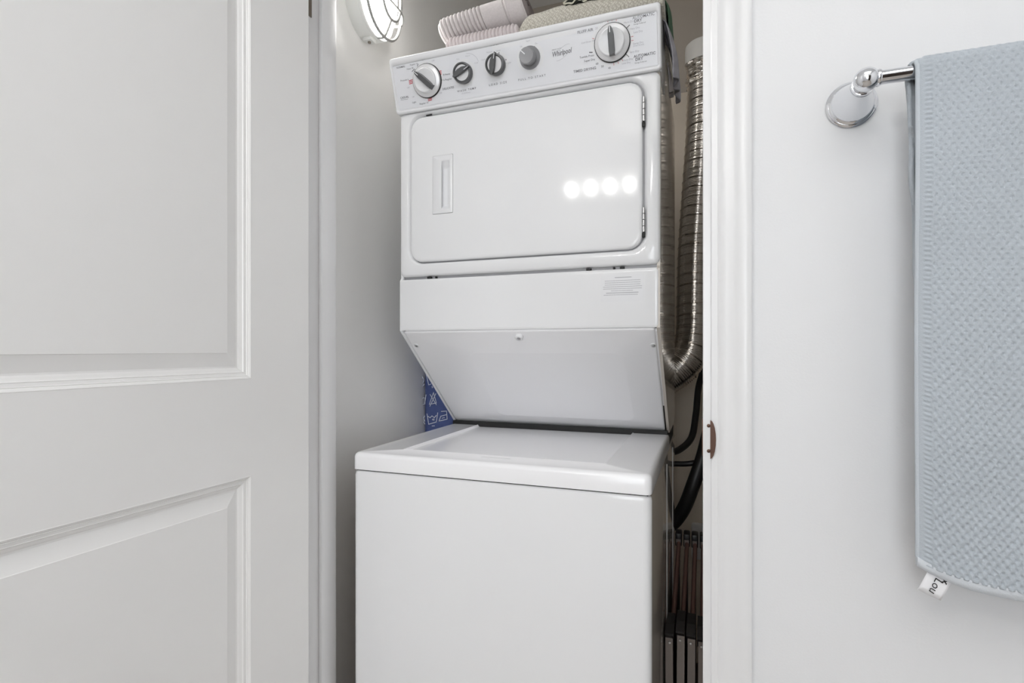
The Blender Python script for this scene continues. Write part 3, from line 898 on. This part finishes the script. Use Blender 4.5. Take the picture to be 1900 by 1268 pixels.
def small_knob(x, s, ang, name):
    kf = lambda a, c, h: cmap(x + a, s + c, h)
    b = bmesh.new(); lathe(b, [(0.0218, 0.0004), (0.0222, 0.010), (0.0212, 0.0145), (0.0185, 0.0150), (0.0165, 0.0130)], 40, kf, cap=False)
    kn = link_mesh(name, b, 'knob_grey', console)
    b = bmesh.new(); lathe(b, [(0.0172, 0.0128), (0.0120, 0.0108), (0.0, 0.0100)], 40, kf); link_mesh('dish', b, 'knob_silver', kn)
    b = bmesh.new()
    ca, sa = math.cos(ang), math.sin(ang)
    L = [(-0.0205, 0.0030), (-0.014, 0.0095), (-0.004, 0.0125), (0.007, 0.0115), (0.0165, 0.0060), (0.0230, 0.0008)]
    poly = [(p, w) for p, w in L] + [(p, -w * 0.25) for p, w in reversed(L)]
    vlo = [b.verts.new(kf(p * ca - w * sa, p * sa + w * ca, 0.0095)) for p, w in poly]
    vhi = [b.verts.new(kf(p * ca - w * 0.7 * sa, p * sa + w * 0.7 * ca, 0.0215)) for p, w in poly]
    n = len(poly)
    for k in range(n): b.faces.new((vlo[k], vlo[(k + 1) % n], vhi[(k + 1) % n], vhi[k]))
    b.faces.new(vhi)
    link_mesh('pointer', b, 'knob_grey', kn, ang=50)
    b = bmesh.new()
    stroke(b, [(0.010 * ca, 0.010 * sa), (0.0205 * ca, 0.0205 * sa)], 0.0013, lambda a, c, h: kf(a, c, 0.0219))
    link_mesh('index_line', b, 'plastic', kn, smooth=False)
small_knob(-0.1222, 0.0605, math.radians(22), 'selector_knob')
small_knob(-0.0432, 0.0645, math.radians(76), 'selector_knob')
kx, ks = 0.0348, 0.0660
kf = lambda a, c, h: cmap(kx + a, ks + c, h)
b = bmesh.new(); lathe(b, [(0.0232, 0.0012), (0.0230, 0.0030), (0.0200, 0.0020), (0.0, 0.0016)], 40, kf); pk = link_mesh('start_knob', b, 'knob_mid', console)
b = bmesh.new(); lathe(b, [(0.0150, 0.001), (0.0150, 0.016), (0.0165, 0.019), (0.0165, 0.026), (0.0150, 0.0285), (0.0110, 0.0280), (0.0, 0.0270)], 40, kf); link_mesh('cap', b, 'knob_mid', pk)
b = bmesh.new(); ca, sa = math.cos(math.radians(135)), math.sin(math.radians(135))
stroke(b, [(0.0045 * ca, 0.0045 * sa), (0.0150 * ca, 0.0150 * sa)], 0.0019, lambda a, c, h: kf(a, c, 0.0292))
link_mesh('index_line', b, 'plastic', pk, smooth=False)

# ------------------------------------------------------------------ cloths on top of the dryer
ZT = 1.8255
# folded ribbed towel underneath
def ribbed_slab(name, x0, x1, y0, y1, z0, z1, pitch, depth, m, label, cat='towel', group=None):
    b = bmesh.new()
    nx = int((x1 - x0) / 0.0007)
    prof = []
    r = (z1 - z0) / 2
    for k in range(9):
        a = -PI / 2 - PI * k / 8 * 1.0
        prof.append((y0 + r + r * math.cos(a), z0 + r + r * math.sin(a)))
    prof += [(y0 + (y1 - y0) * t, z1) for t in (0.3, 0.6, 1.0)] + [(y1, z0)]
    rows = []
    for i in range(nx + 1):
        x = x0 + (x1 - x0) * i / nx
        g = abs(math.sin(PI * x / pitch)) ** 0.6
        e = 1 - 0.35 * max(0, 1 - min(x - x0, x1 - x) / 0.012) ** 2
        row = []
        for (y, z) in prof:
            d = depth * (1 - g)
            yy = y + (d if y < y0 + r else 0)
            zz = z0 + (z - z0) * e - (d if z > z0 + r else 0)
            row.append(b.verts.new((x, yy, zz)))
        rows.append(row)
    for a, c in zip(rows, rows[1:]):
        for k in range(len(prof)):
            k2 = (k + 1) % len(prof)
            b.faces.new((a[k], c[k], c[k2], a[k2]))
    b.faces.new(rows[0]); b.faces.new(rows[-1])
    o = link_mesh(name, b, m, ang=60)
    return tag(o, label, cat, group)
ribbed_slab('folded_towel', -0.560, -0.386, 1.098, 1.30, ZT, ZT + 0.036, 0.0088, 0.0048, 'pink2', 'rose ribbed towel folded flat under the rolled towel')

# rolled ribbed towel lying across it
b = bmesh.new()
rows = []
N = 36
xa, xb = -0.592, -0.380
nx = 400
cyy, czz = 1.150, ZT + 0.036 + 0.0345
smooth_from = -0.478
for i in range(nx + 1):
    x = xa + (xb - xa) * i / nx
    t = (x - xa) / (xb - xa)
    end = 1 - max(0, 1 - t / 0.10) ** 2 * 0.42
    if x < smooth_from:
        g = abs(math.sin(PI * (x - xa) / 0.0094)) ** 0.5
        rr = 1 - 0.15 * (1 - g)
    elif x < -0.425:
        rr = 0.985
    elif x < -0.421: rr = 0.93
    else: rr = 1.03
    row = []
    for k in range(N):
        a = 2 * PI * k / N
        ry, rz = 0.050 * end * rr * (0.92 + 0.12 * t), 0.0345 * end * rr * (0.92 + 0.14 * t)
        y, z = ry * math.cos(a), rz * math.sin(a)
        zc = czz - 0.012 * (1 - t) ** 2 + 0.004 * t
        z_ = max(zc + z, ZT + 0.0365 if x > -0.55 else ZT + 0.012)
        row.append(b.verts.new((x + 0.010 * (z / 0.0345) * -1 + 0.004, cyy + y - 0.008 * (1 - t), z_)))
    rows.append(row)
for a, c in zip(rows, rows[1:]):
    for k in range(N):
        b.faces.new((a[k], a[(k + 1) % N], c[(k + 1) % N], c[k]))
b.faces.new(rows[0])
roll = link_mesh('rolled_towel', b, 'pink', ang=60)
tag(roll, 'pinkish grey ribbed towel rolled up, topmost at the left on the dryer', 'towel')
# the rolled end: border band and spiral
b = bmesh.new()
sp_path = []
for k in range(90):
    a = k / 89 * 2 * PI * 2.6
    q = 1.0 - 0.30 * k / 89 * 2.6
    sp_path.append((q * 0.0465 * math.cos(a + 0.6), q * 0.0325 * math.sin(a + 0.6)))
inner = [b.verts.new((xb - 0.018, cyy + y, czz + 0.004 + z)) for y, z in sp_path]
outer = [b.verts.new((xb + 0.010 - 0.010 * z / 0.0345, cyy + y, czz + 0.004 + z)) for y, z in sp_path]
for k in range(len(sp_path) - 1):
    b.faces.new((inner[k], inner[k + 1], outer[k + 1], outer[k]))
o = link_mesh('rolled_end', b, 'pink_dark', roll)
sol = o.modifiers.new('thick', 'SOLIDIFY'); sol.thickness = 0.006; sol.offset = 0
b = bmesh.new()
for xx in (-0.4185, -0.384):
    ring = []
    for k in range(41):
        a = 2 * PI * k / 40
        ring.append(Vector((xx - 0.010 * math.sin(a) + 0.004, cyy + 0.0530 * math.cos(a), max(ZT + 0.0385, czz + 0.004 + 0.0368 * math.sin(a)))))
    tube(b, ring, 0.0024, 6, cap=False)
link_mesh('border_piping', b, 'pink', roll)

# beige waffle towel folded flat
b = bmesh.new()
x0, x1, y0, y1, z0, z1 = -0.392, -0.0800, 1.090, 1.50, ZT, 1.873
rows = []
nx = 70
for i in range(nx + 1):
    x = x0 + (x1 - x0) * i / nx
    t = (x - x0) / (x1 - x0)
    e = 1 - 0.75 * max(0, 1 - t / 0.13) ** 2.2
    e *= 1 - 0.35 * max(0, (t - 0.93) / 0.07) ** 2
    top = z0 + (z1 - z0) * e + 0.003 * math.sin(x * 40)
    r = (top - z0) / 2
    row = []
    yy0 = y0 + 0.02 * max(0, 1 - t / 0.15) ** 2
    for k in range(9):
        a = -PI / 2 - PI * k / 8
        row.append(b.verts.new((x, yy0 + r + r * math.cos(a) * 0.9 + 0.001 * math.sin(x * 90 + k), z0 + r + r * math.sin(a))))
    row += [b.verts.new((x, y1, top)), b.verts.new((x, y1, z0))]
    rows.append(row)
for a, c in zip(rows, rows[1:]):
    n = len(a)
    for k in range(n):
        b.faces.new((a[k], c[k], c[(k + 1) % n], a[(k + 1) % n]))
b.faces.new(rows[0]); b.faces.new(rows[-1])
tag(link_mesh('waffle_towel', b, 'beige', ang=60), 'beige waffle-weave towel folded flat on the dryer top, right of the rolled towel', 'towel')
# its corner falling over the right side
def strip_cloth(name, pts_rows, m, thick, parent=None):
    """rows of points (same length) -> cloth sheet"""
    b = bmesh.new()
    rows = [[b.verts.new(p) for p in cr(r, 5)] for r in pts_rows]
    for a, c in zip(rows, rows[1:]):
        for k in range(len(a) - 1):
            b.faces.new((a[k], a[k + 1], c[k + 1], c[k]))
    o = link_mesh(name, b, m, parent, ang=80)
    s = o.modifiers.new('thick', 'SOLIDIFY'); s.thickness = thick; s.offset = 0
    sb = o.modifiers.new('sub', 'SUBSURF'); sb.levels = 1; sb.render_levels = 1
    return o
def hang(name, top_y, bot_y, xs_, zs_, folds, m, thick, wav=0.006, parent=None):
    """a cloth that drops over the right edge of the dryer; xs_/zs_ follow the drop, folds ripple along y"""
    rows = []
    for j, (x, z) in enumerate(zip(xs_, zs_)):
        t = j / (len(xs_) - 1)
        y0 = top_y[0] + (bot_y[0] - top_y[0]) * t; y1 = top_y[1] + (bot_y[1] - top_y[1]) * t
        row = []
        n = folds * 2
        for k in range(n + 1):
            yy = y0 + (y1 - y0) * k / n
            row.append(Vector((x + (wav * (1 if k % 2 else -1) * (0.15 + t) if j > 1 else 0), yy, z + 0.004 * math.sin(k * 2.1))))
        rows.append(row)
    return strip_cloth(name, rows, m, thick, parent)

# dark printed cloth heaped on the beige towel
b = bmesh.new()
rows = []
for i in range(31):
    t = i / 30
    x = -0.278 + 0.104 * t
    hgt = 0.020 + 0.022 * math.sin(PI * min(1, t * 1.2)) + 0.004 * math.sin(t * 23)
    row = []
    for k in range(13):
        a = PI * k / 12
        y = 1.136 - 0.042 * math.cos(a) + 0.004 * math.sin(t * 17 + k)
        z = 1.869 - 0.006 * math.cos(a) + hgt * math.sin(a) ** 0.7 + 0.003 * noise.noise(Vector((x * 60, y * 60, 0)))
        row.append(b.verts.new((x, y, z)))
    rows.append(row)
for a, c in zip(rows, rows[1:]):
    for k in range(12):
        b.faces.new((a[k], a[k + 1], c[k + 1], c[k]))
o = link_mesh('crumpled_cloth', b, 'darkcloth', ang=80)
s = o.modifiers.new('thick', 'SOLIDIFY'); s.thickness = 0.003
tag(o, 'black cloth with cream edging crumpled on top of the beige towel', 'cloth')
b = bmesh.new()
tube(b, cr([Vector((-0.280 + 0.110 * t, 1.0915 + 0.004 * math.sin(t * 21), 1.866 + 0.003 * math.sin(t * 29))) for t in [k / 12 for k in range(13)]], 5), 0.0016, 8)
tube(b, cr([Vector((-0.281 + 0.006 * math.sin(t * 4), 1.092 + 0.05 * t, 1.868 + 0.02 * math.sin(t * 3))) for t in [k / 5 for k in range(6)]], 5), 0.0018, 8)
link_mesh('edging', b, 'cream', o)
o2 = strip_cloth('floral_flap', [[Vector((-0.212 + 0.035 * t, 1.083, 1.868 + 0.014 * math.sin(t * 2.5))) for t in (0, .3, .6, 1)], [Vector((-0.212 + 0.035 * t, 1.094, 1.890 + 0.012 * math.sin(t * 2.5))) for t in (0, .3, .6, 1)]], 'olive', 0.004, o)

# cloths slipping down between dryer and right wall
g = 'clothes slipping down the right side of the dryer'
o = hang('green_cloth', (1.150, 1.24), (1.165, 1.25), [-0.090, -0.078, -0.072, -0.070, -0.072], [1.870, 1.868, 1.850, 1.825, 1.795], 3, 'green', 0.003, 0.003)
tag(o, 'dark green cloth poking out under the beige towel at the dryer top right corner', 'cloth', g)
o = hang('grey_shirt', (1.140, 1.24), (1.170, 1.30), [-0.084, -0.077, -0.069, -0.062, -0.060, -0.061], [1.822, 1.818, 1.790, 1.760, 1.735, 1.710], 3, 'greycloth', 0.003, 0.0055)
tag(o, 'grey lavender shirt hanging in folds down the right side of the dryer', 'shirt', g)
o2 = hang('sleeve', (1.175, 1.215), (1.18, 1.21), [-0.078, -0.074, -0.071, -0.070], [1.75, 1.73, 1.71, 1.684], 2, 'taupe', 0.003, 0.004, o)

# ------------------------------------------------------------------ exhaust duct and its wall collar
path_px = [(-0.004, 1.985, 2.150), (-0.005, 1.980, 2.090), (-0.006, 1.965, 2.00), (-0.012, 1.93, 1.83), (-0.022, 1.89, 1.65), (-0.032, 1.85, 1.45), (-0.034, 1.82, 1.30), (-0.036, 1.80, 1.20), (-0.046, 1.785, 1.135), (-0.078, 1.77, 1.085), (-0.13, 1.76, 1.045), (-0.20, 1.755, 1.01), (-0.28, 1.75, 1.00)]
path = resample(cr(path_px, 24), 0.00115)
def duct_r(i, s_):
    rib = max(0.0, 1 - abs(((s_ + 0.0165) % 0.033) - 0.0165) / 0.0022)
    return 0.0550 + 0.0013 * math.sin(2 * PI * s_ / 0.0055) + 0.0034 * rib
b = bmesh.new()
tube(b, path, duct_r, 44, cap=True)
duct = link_mesh('dryer_duct', b, 'foil', ang=80)
tag(duct, 'silver foil corrugated exhaust duct hanging behind the dryer at the right', 'duct')
b = bmesh.new()
cp = resample(cr([(-0.004, 1.985, 2.150), (-0.005, 1.980, 2.10), (-0.0055, 1.972, 2.05)], 20), 0.002)
tube(b, cp, lambda i, s_: 0.0575 + 0.0008 * math.sin(s_ * 1300), 56, cap=False, jitter=0.014)
link_mesh('crumpled_sleeve', b, 'foil', duct, ang=25)
vc = empty('vent_collar', (0.0, YB, 2.09), 'white round vent collar above the foil duct on the back wall', 'vent')
b = bmesh.new()
vmap = lambda a, c, h: (-0.004 + a, 1.985 + c, h)
lathe(b, [(0.0, 2.205), (0.060, 2.205), (0.0650, 2.200), (0.0660, 2.190), (0.0660, 2.142), (0.0645, 2.138), (0.0600, 2.138), (0.0590, 2.170), (0.0, 2.170)], 56, vmap, cap=False)
link_mesh('collar', b, 'vent', vc)
b = bmesh.new()
lathe(b, [(0.030, 0.0), (0.030, 0.12)], 32, lambda a, c, h: (a, YB - h, 2.172 + c))
link_mesh('stub', b, 'vent', vc)

# ------------------------------------------------------------------ hoses
def hose(name, pts, r, label, m='rubber', ribs=0):
    b = bmesh.new()
    p = resample(cr(pts, 14), 0.004)
    tube(b, p, (lambda i, s_: r + ribs * math.sin(2 * PI * s_ / 0.016)) if ribs else r, 18)
    o = link_mesh(name, b, m, ang=80)
    return tag(o, label, 'hose')
a = [at_y(1330, 640, 1.99), at_y(1312, 672, 1.96), at_y(1297, 715, 1.92), at_y(1291, 770, 1.86), at_y(1283, 812, 1.81), at_y(1262, 834, 1.76), at_y(1238, 842, 1.71)]
hose('water_hose', a, 0.0105, 'thin black hose curving in to the back of the washer below the duct')
a = [at_y(1345, 700, 1.78), at_y(1322, 775, 1.74), at_y(1305, 845, 1.70), at_y(1286, 900, 1.68), at_y(1268, 945, 1.69), at_y(1244, 975, 1.70), at_y(1215, 985, 1.68), at_y(1200, 986, 1.670)]
hose('drain_hose', a, 0.0205, 'thick black drain hose sloping down beside the washer')
a = [at_y(1296, 858, 1.76), at_y(1275, 861, 1.76), at_y(1254, 861, 1.755), at_y(1225, 859, 1.75)]
hose('link_hose', a, 0.0085, 'short level black hose running from the drain hose to the washer')
# plastic valve box on the back wall
b = bmesh.new()
p = at_y(1283, 968, 2.06)
box(b, p.x, p.x + 0.16, 2.035, 2.06, p.z - 0.13, p.z, 0.008, 2)
tag(link_mesh('outlet_box', b, 'vent'), 'cream plastic outlet box low on the closet back wall', 'outlet box')

# ------------------------------------------------------------------ folded chairs standing in the gap
g = 'folded chairs stored upright beside the washer'
labs = ['folded dark metal folding chair nearest the washer side', 'second folded dark chair from the washer, with a brown rear tube', 'third folded dark chair from the washer, with a brown rear tube', 'folded dark chair farthest right, half behind the door jamb']
for i in range(4):
    X = -0.0745 + 0.0218 * i
    ch = empty('folding_chair', (X, 1.4, 0), labs[i], 'chair', g)
    top = 0.522 + (0.0 if i == 0 else 0.012) - 0.003 * i
    # front leg: flat metal bar leaning a little
    b = bmesh.new()
    y_ = 1.20
    prism(b, [(X - 0.0078, y_), (X + 0.0078, y_), (X + 0.0078, y_ + 0.022), (X - 0.0078, y_ + 0.022)], lambda x, y, h: (x + 0.006 * (h - 0.3) * (-1 if i == 0 else 1), y + 0.02 * h, h), 0.0, top)
    lg = link_mesh('front_leg', b, 'chair_metal', ch, smooth=False)
    b = bmesh.new()
    lathe(b, [(0.0028, 0), (0.0024, 0.0012), (0, 0.0016)], 12, lambda a_, c_, h, X=X: (X + a_, y_ + 0.009 - h, top - 0.018 + c_))
    link_mesh('rivet', b, 'steel', lg)
    # black end cap
    b = bmesh.new()
    zz = top
    prism(b, [(y_ + 0.002, zz), (y_ + 0.002, zz + 0.005), (y_ + 0.03, zz + 0.014), (y_ + 0.08, zz + 0.014), (y_ + 0.08, zz - 0.03), (y_ + 0.03, zz - 0.03)], lambda y, z, x: (x, y, z), X - 0.0090, X + 0.0090)
    link_mesh('end_cap', b, 'chair_black', ch, smooth=False)
    # folded seat board
    b = bmesh.new()
    prism(b, [(1.28, 0.10), (1.28, 0.46), (1.56, 0.560), (1.60, 0.585), (1.60, 0.14)], lambda y, z, x: (x, y, z), X - 0.0045, X + 0.0045)
    link_mesh('seat', b, 'chair_black', ch, smooth=False)
    # rear tube of the back
    b = bmesh.new()
    tube(b, [Vector((X + 0.000, 1.29, 0.475)), Vector((X + 0.002, 1.575, 0.590)), Vector((X + 0.002, 1.582, 0.598))], 0.0060, 14)
    link_mesh('back_leg', b, 'chair_brown', ch)
    # black cap with its grey plate
    b = bmesh.new()
    box(b, X - 0.0078, X + 0.0098, 1.578, 1.62, 0.585, 0.622, 0.004, 2)
    cp_ = link_mesh('back_cap', b, 'chair_black', ch)
    b = bmesh.new()
    box(b, X - 0.0052, X + 0.0072, 1.5765, 1.5785, 0.590, 0.606)
    link_mesh('cap_plate', b, 'chair_metal', cp_)

# ------------------------------------------------------------------ blue laundry bag printed with care symbols
b = bmesh.new()
rows = []
nz = 50
for j in range(nz + 1):
    z = 0.02 + (1.20 - 0.02) * j / nz
    row = []
    tt = max(0, (z - 1.05) / 0.15)
    x0 = XCL + 0.001; x1 = -0.6985 - 0.03 * tt
    pts = [(x0, 1.60), (x0, 1.435 + 0.010 * tt), (x0 + 0.006, 1.4215 + 0.010 * tt), (x0 + 0.020, 1.4190 + 0.012 * tt), ((x0 + x1) / 2, 1.4195 + 0.014 * tt), (x1 - 0.020, 1.4225 + 0.016 * tt), (x1 - 0.006, 1.4280 + 0.02 * tt), (x1, 1.440 + 0.02 * tt), (x1, 1.60)]
    for k, (x, y) in enumerate(pts):
        w = 0.0012 * math.sin(z * 26 + k * 1.7) * (1 if 2 < k < 7 else 0)
        row.append(b.verts.new((x, y + w, z)))
    rows.append(row)
for a, c in zip(rows, rows[1:]):
    n = len(a)
    for k in range(n):
        b.faces.new((a[k], a[(k + 1) % n], c[(k + 1) % n], c[k]))
b.faces.new(rows[0]); b.faces.new(rows[-1])
bag = link_mesh('laundry_bag', b, 'bag', ang=70)
tag(bag, 'blue cloth laundry bag printed with white care symbols, wedged left of the machine', 'bag')
bmapf = lambda x, z, h: (x, 1.4165, z)
def bs(pts, w=0.0022, closed=False):
    q = [at_y(700 + u / 7.044, 640 + v / 7.044, 1.4165) for u, v in pts]
    stroke(b, [(p.x, p.z) for p in q], w, bmapf, closed=closed)
SYM = [
    [[(650, 905), (672, 1040), (772, 1010), (790, 890)], [(662, 935), (690, 955), (715, 930), (745, 955), (770, 925)], [(716, 1062), (748, 1060)]],
    [[(806, 1000), (830, 935), (905, 915)], [(806, 1000), (914, 972), (905, 868), (838, 872)], [(848, 960), (856, 959)], [(868, 955), (876, 954)]],
    [[(680, 780), (735, 625), (772, 762), (680, 780)], [(690, 650), (772, 785)], [(765, 640), (688, 805)]],
    [[(596, 780), (618, 782), (638, 655)], [(596, 700), (612, 690), (622, 700)]],
    [[(640, 390), (672, 525), (700, 515)], [(714, 545), (722, 545)], [(716, 560), (724, 560)]],
    [[(590, 420), (612, 460), (596, 500)], [(596, 540), (614, 515)]],
    [[(602, 960), (622, 930)], [(602, 960), (622, 1000)], [(605, 1010), (625, 1040)]]]
for k, sym in enumerate(SYM):
    b = bmesh.new()
    for pl in sym: bs(pl)
    if k == 0:
        p = at_y(700 + 732 / 7.044, 640 + 980 / 7.044, 1.4165)
        text_into(b, '40', 0.0085, bmapf, p.x, p.z, bold=0.0002)
    link_mesh('care_symbol', b, 'bagprint', bag, smooth=False)

# ------------------------------------------------------------------ towel bar and hand towel
bar = empty('towel_bar', (0.184, YW, 1.4705), 'chrome towel bar with round stepped mount on the white wall', 'towel bar')
YBAR, ZBAR = 0.762, 1.4705
def post(xp):
    mp = lambda a, c, h: (xp + a, YW - h, ZBAR + c)
    b = bmesh.new()
    lathe(b, [(0.0305, 0.0), (0.0308, 0.0025), (0.0290, 0.0045), (0.0280, 0.0048), (0.0284, 0.0068), (0.0262, 0.0090), (0.0252, 0.0094), (0.0240, 0.0125), (0.0205, 0.022), (0.0165, 0.034), (0.0135, 0.046), (0.0125, 0.055),
              (0.0134, 0.0575), (0.0128, 0.0600), (0.0100, 0.0610)], 56, mp)
    p_ = link_mesh('wall_mount', b, 'chrome', bar, ang=45)
    b = bmesh.new()
    bmesh.ops.create_uvsphere(b, u_segments=40, v_segments=24, radius=0.0142, matrix=Matrix.Translation((xp, YBAR, ZBAR)))
    link_mesh('ball', b, 'chrome', p_)
post(0.184); post(0.640)
b = bmesh.new()
lathe(b, [(0.0096, 0.1945), (0.0102, 0.1965), (0.0096, 0.1985)], 32, lambda a, c, h: (h, YBAR + a, ZBAR + c))
lathe(b, [(0.0082, 0.190), (0.0082, 0.632)], 36, lambda a, c, h: (h, YBAR + a, ZBAR + c))
link_mesh('rod', b, 'chrome', bar)

# towel: sheet over the rod, knotted weave modelled in relief
TX0, TW = 0.2325, 0.29
R = 0.0145
Lf = 0.577
ZFr = ZBAR
b = bmesh.new()
nu = 232
du = TW / nu
vs_ = []
step = 0.00125
v_ = -0.52
while v_ < -PI * R / 2 - 0.01:
    vs_.append(v_); v_ += 0.006
while v_ < Lf + PI * R / 2:
    vs_.append(v_); v_ += step
def base_pt(u, v):
    """u across (x), v along: negative behind the rod, positive in front; 0 at the top"""
    q = PI * R / 2
    if v < -q:
        return Vector((0, YBAR + R, ZBAR + (v + q))), Vector((0, 1, 0))
    if v > q:
        return Vector((0, YBAR - R, ZBAR - (v - q))), Vector((0, -1, 0))
    a = v / R
    return Vector((0, YBAR - R * math.sin(a), ZBAR + R * math.cos(a))), Vector((0, -math.sin(a), math.cos(a)))
PX, PY = 0.0082, 0.0056
def knot(u, v):
    """staggered knots with small pits between them; plumper towards the bottom"""
    wu = u + 0.0011 * noise.noise(Vector((u * 95, v * 95, 5.0)))
    wv = v + 0.0012 * noise.noise(Vector((u * 80, v * 80, 9.0)))
    f = math.cos(2 * PI * wu / PX) * math.cos(PI * wv / PY)
    pit = max(0.0, -f) ** 2.2
    g = 0.25 + 0.75 * min(1, max(0, (v - 0.15) / 0.4))
    rnd = 0.8 + 0.5 * noise.noise(Vector((u * 160, v * 160, 1.0)))
    lump = 0.5 + 0.5 * f
    return (0.55 + 0.6 * g * lump * rnd - 0.62 * pit) * 0.85
grid = []
for j, v in enumerate(vs_):
    row = []
    for i in range(nu + 1):
        u = i * du
        drop = 0.0
        stretch = 1.0
        if v > 0.05:
            f = (v - 0.05) / (Lf - 0.05)
            drop = 0.024 * f * (1 - math.exp(-u / 0.05))
        p, nrm = base_pt(u, v)
        back = v < 0
        x = TX0 + u + ((-0.0050 + 0.030 * max(0, -v - 0.02)) if back else 0)
        # edge fold: smooth rounded selvedge at the left
        e = min(1.0, max(0.0, (u - 0.0052) / 0.003))
        if u < 0.0135 and e > 0:
            hh = 0.55 * (0.5 + 0.5 * math.cos(2 * PI * v / PY)) * e
        else:
            hh = knot(u, v) * e
        if v < -0.04: hh = 0.4
        amp = 0.0036
        edge_round = -0.0030 * max(0, 1 - u / 0.005) ** 2
        wave = 0.0035 * math.sin(u * 24 - 0.4) * min(1, max(0, (v - 0.03) / 0.25)) + 0.0015 * math.sin(v * 14 + u * 30) * min(1, max(0, v / 0.1))
        if back: wave = -0.006 * min(1, -v / 0.3)
        off = amp * hh + edge_round + (wave if not back else wave)
        p = p + nrm * off
        xx = x + (0.0010 * math.sin(v * 55) + 0.0012 * (noise.noise(Vector((v * 30, 3, 1)))) if i == 0 else 0)
        if v > 0.2: xx += -0.0008
        row.append(b.verts.new((xx, p.y, p.z - drop)))
    grid.append(row)
for a, c in zip(grid, grid[1:]):
    for k in range(nu):
        b.faces.new((a[k], a[k + 1], c[k + 1], c[k]))
tw = link_mesh('hand_towel', b, 'towel', ang=180)
s = tw.modifiers.new('thick', 'SOLIDIFY'); s.thickness = 0.0055; s.offset = -1; s.use_rim = True
tag(tw, 'blue grey knotted-weave hand towel hanging over the chrome bar', 'towel')
# piping along the left edge and plain hem along the bottom
q = PI * R / 2
b = bmesh.new()
pp = []
for k in range(60):
    v = -q + (Lf + 2 * q - 0.004) * k / 59
    p, nrm = base_pt(0, v)
    w = 0.0035 * math.sin(-0.4) * min(1, max(0, (v - 0.03) / 0.25)) + 0.0015 * math.sin(v * 14) * min(1, max(0, v / 0.1)) if v > 0 else 0
    pp.append(Vector((TX0 + 0.0006, p.y, p.z)) + nrm * (w - 0.0036))
tube(b, pp, 0.0027, 10)
link_mesh('side_piping', b, 'piping', tw, ang=80)
b = bmesh.new()
rows = []
for i in range(nu // 2 + 1):
    u = i * 2 * du
    f = 1.0
    drop = 0.024 * (1 - math.exp(-u / 0.05))
    w = 0.0035 * math.sin(u * 24 - 0.4) + 0.0015 * math.sin(Lf * 14 + u * 30)
    zb = ZBAR - Lf + 0.003 - drop
    yb = YBAR - R - w
    hgt = 0.0085 + 0.005 * min(1, u / 0.05)
    rows.append([b.verts.new((TX0 + u - 0.0008, yb + y, zb + z)) for y, z in ((0.0005, 0.002), (-0.0012, 0.0), (-0.0012, -hgt * 0.5), (-0.0002, -hgt), (0.003, -hgt - 0.001), (0.0062, -hgt), (0.0068, 0.0), (0.004, 0.003))])
for a, c in zip(rows, rows[1:]):
    n = len(a)
    for k in range(n):
        b.faces.new((a[k], a[(k + 1) % n], c[(k + 1) % n], c[k]))
b.faces.new(rows[0]); b.faces.new(rows[-1])
link_mesh('hem', b, 'hem', tw, ang=80)
# sewn-in tag
yt = YBAR - R + 0.0045
tp = [at_y(u, v, yt) for u, v in ((1702.5, 1094), (1722, 1058), (1768, 1074), (1745, 1115))]
b = bmesh.new()
n_ = 8
vv_ = [[b.verts.new(tp[0].lerp(tp[3], i / n_).lerp(tp[1].lerp(tp[2], i / n_), j / 4) + Vector((0, -0.0012 * math.sin(j / 4 * 2.5), 0))) for i in range(n_ + 1)] for j in range(5)]
for a, c in zip(vv_, vv_[1:]):
    for k in range(n_): b.faces.new((a[k], a[k + 1], c[k + 1], c[k]))
tg = link_mesh('care_tag', b, 'tag', tw)
s = tg.modifiers.new('thick', 'SOLIDIFY'); s.thickness = 0.0007; s.offset = 0
b = bmesh.new()
tmap = lambda x, z, h: (x, yt - 0.0024, z)
p = at_y(1735, 1086, yt)
text_into(b, 'Lou', 0.0125, tmap, p.x, p.z, rot=math.radians(-112), shear=0.2, sx=1.0)
p = at_y(1753, 1079, yt)
text_into(b, 'x', 0.012, tmap, p.x, p.z, rot=math.radians(-112), bold=0.0001)
link_mesh('tag_lettering', b, 'ink', tg, smooth=False)
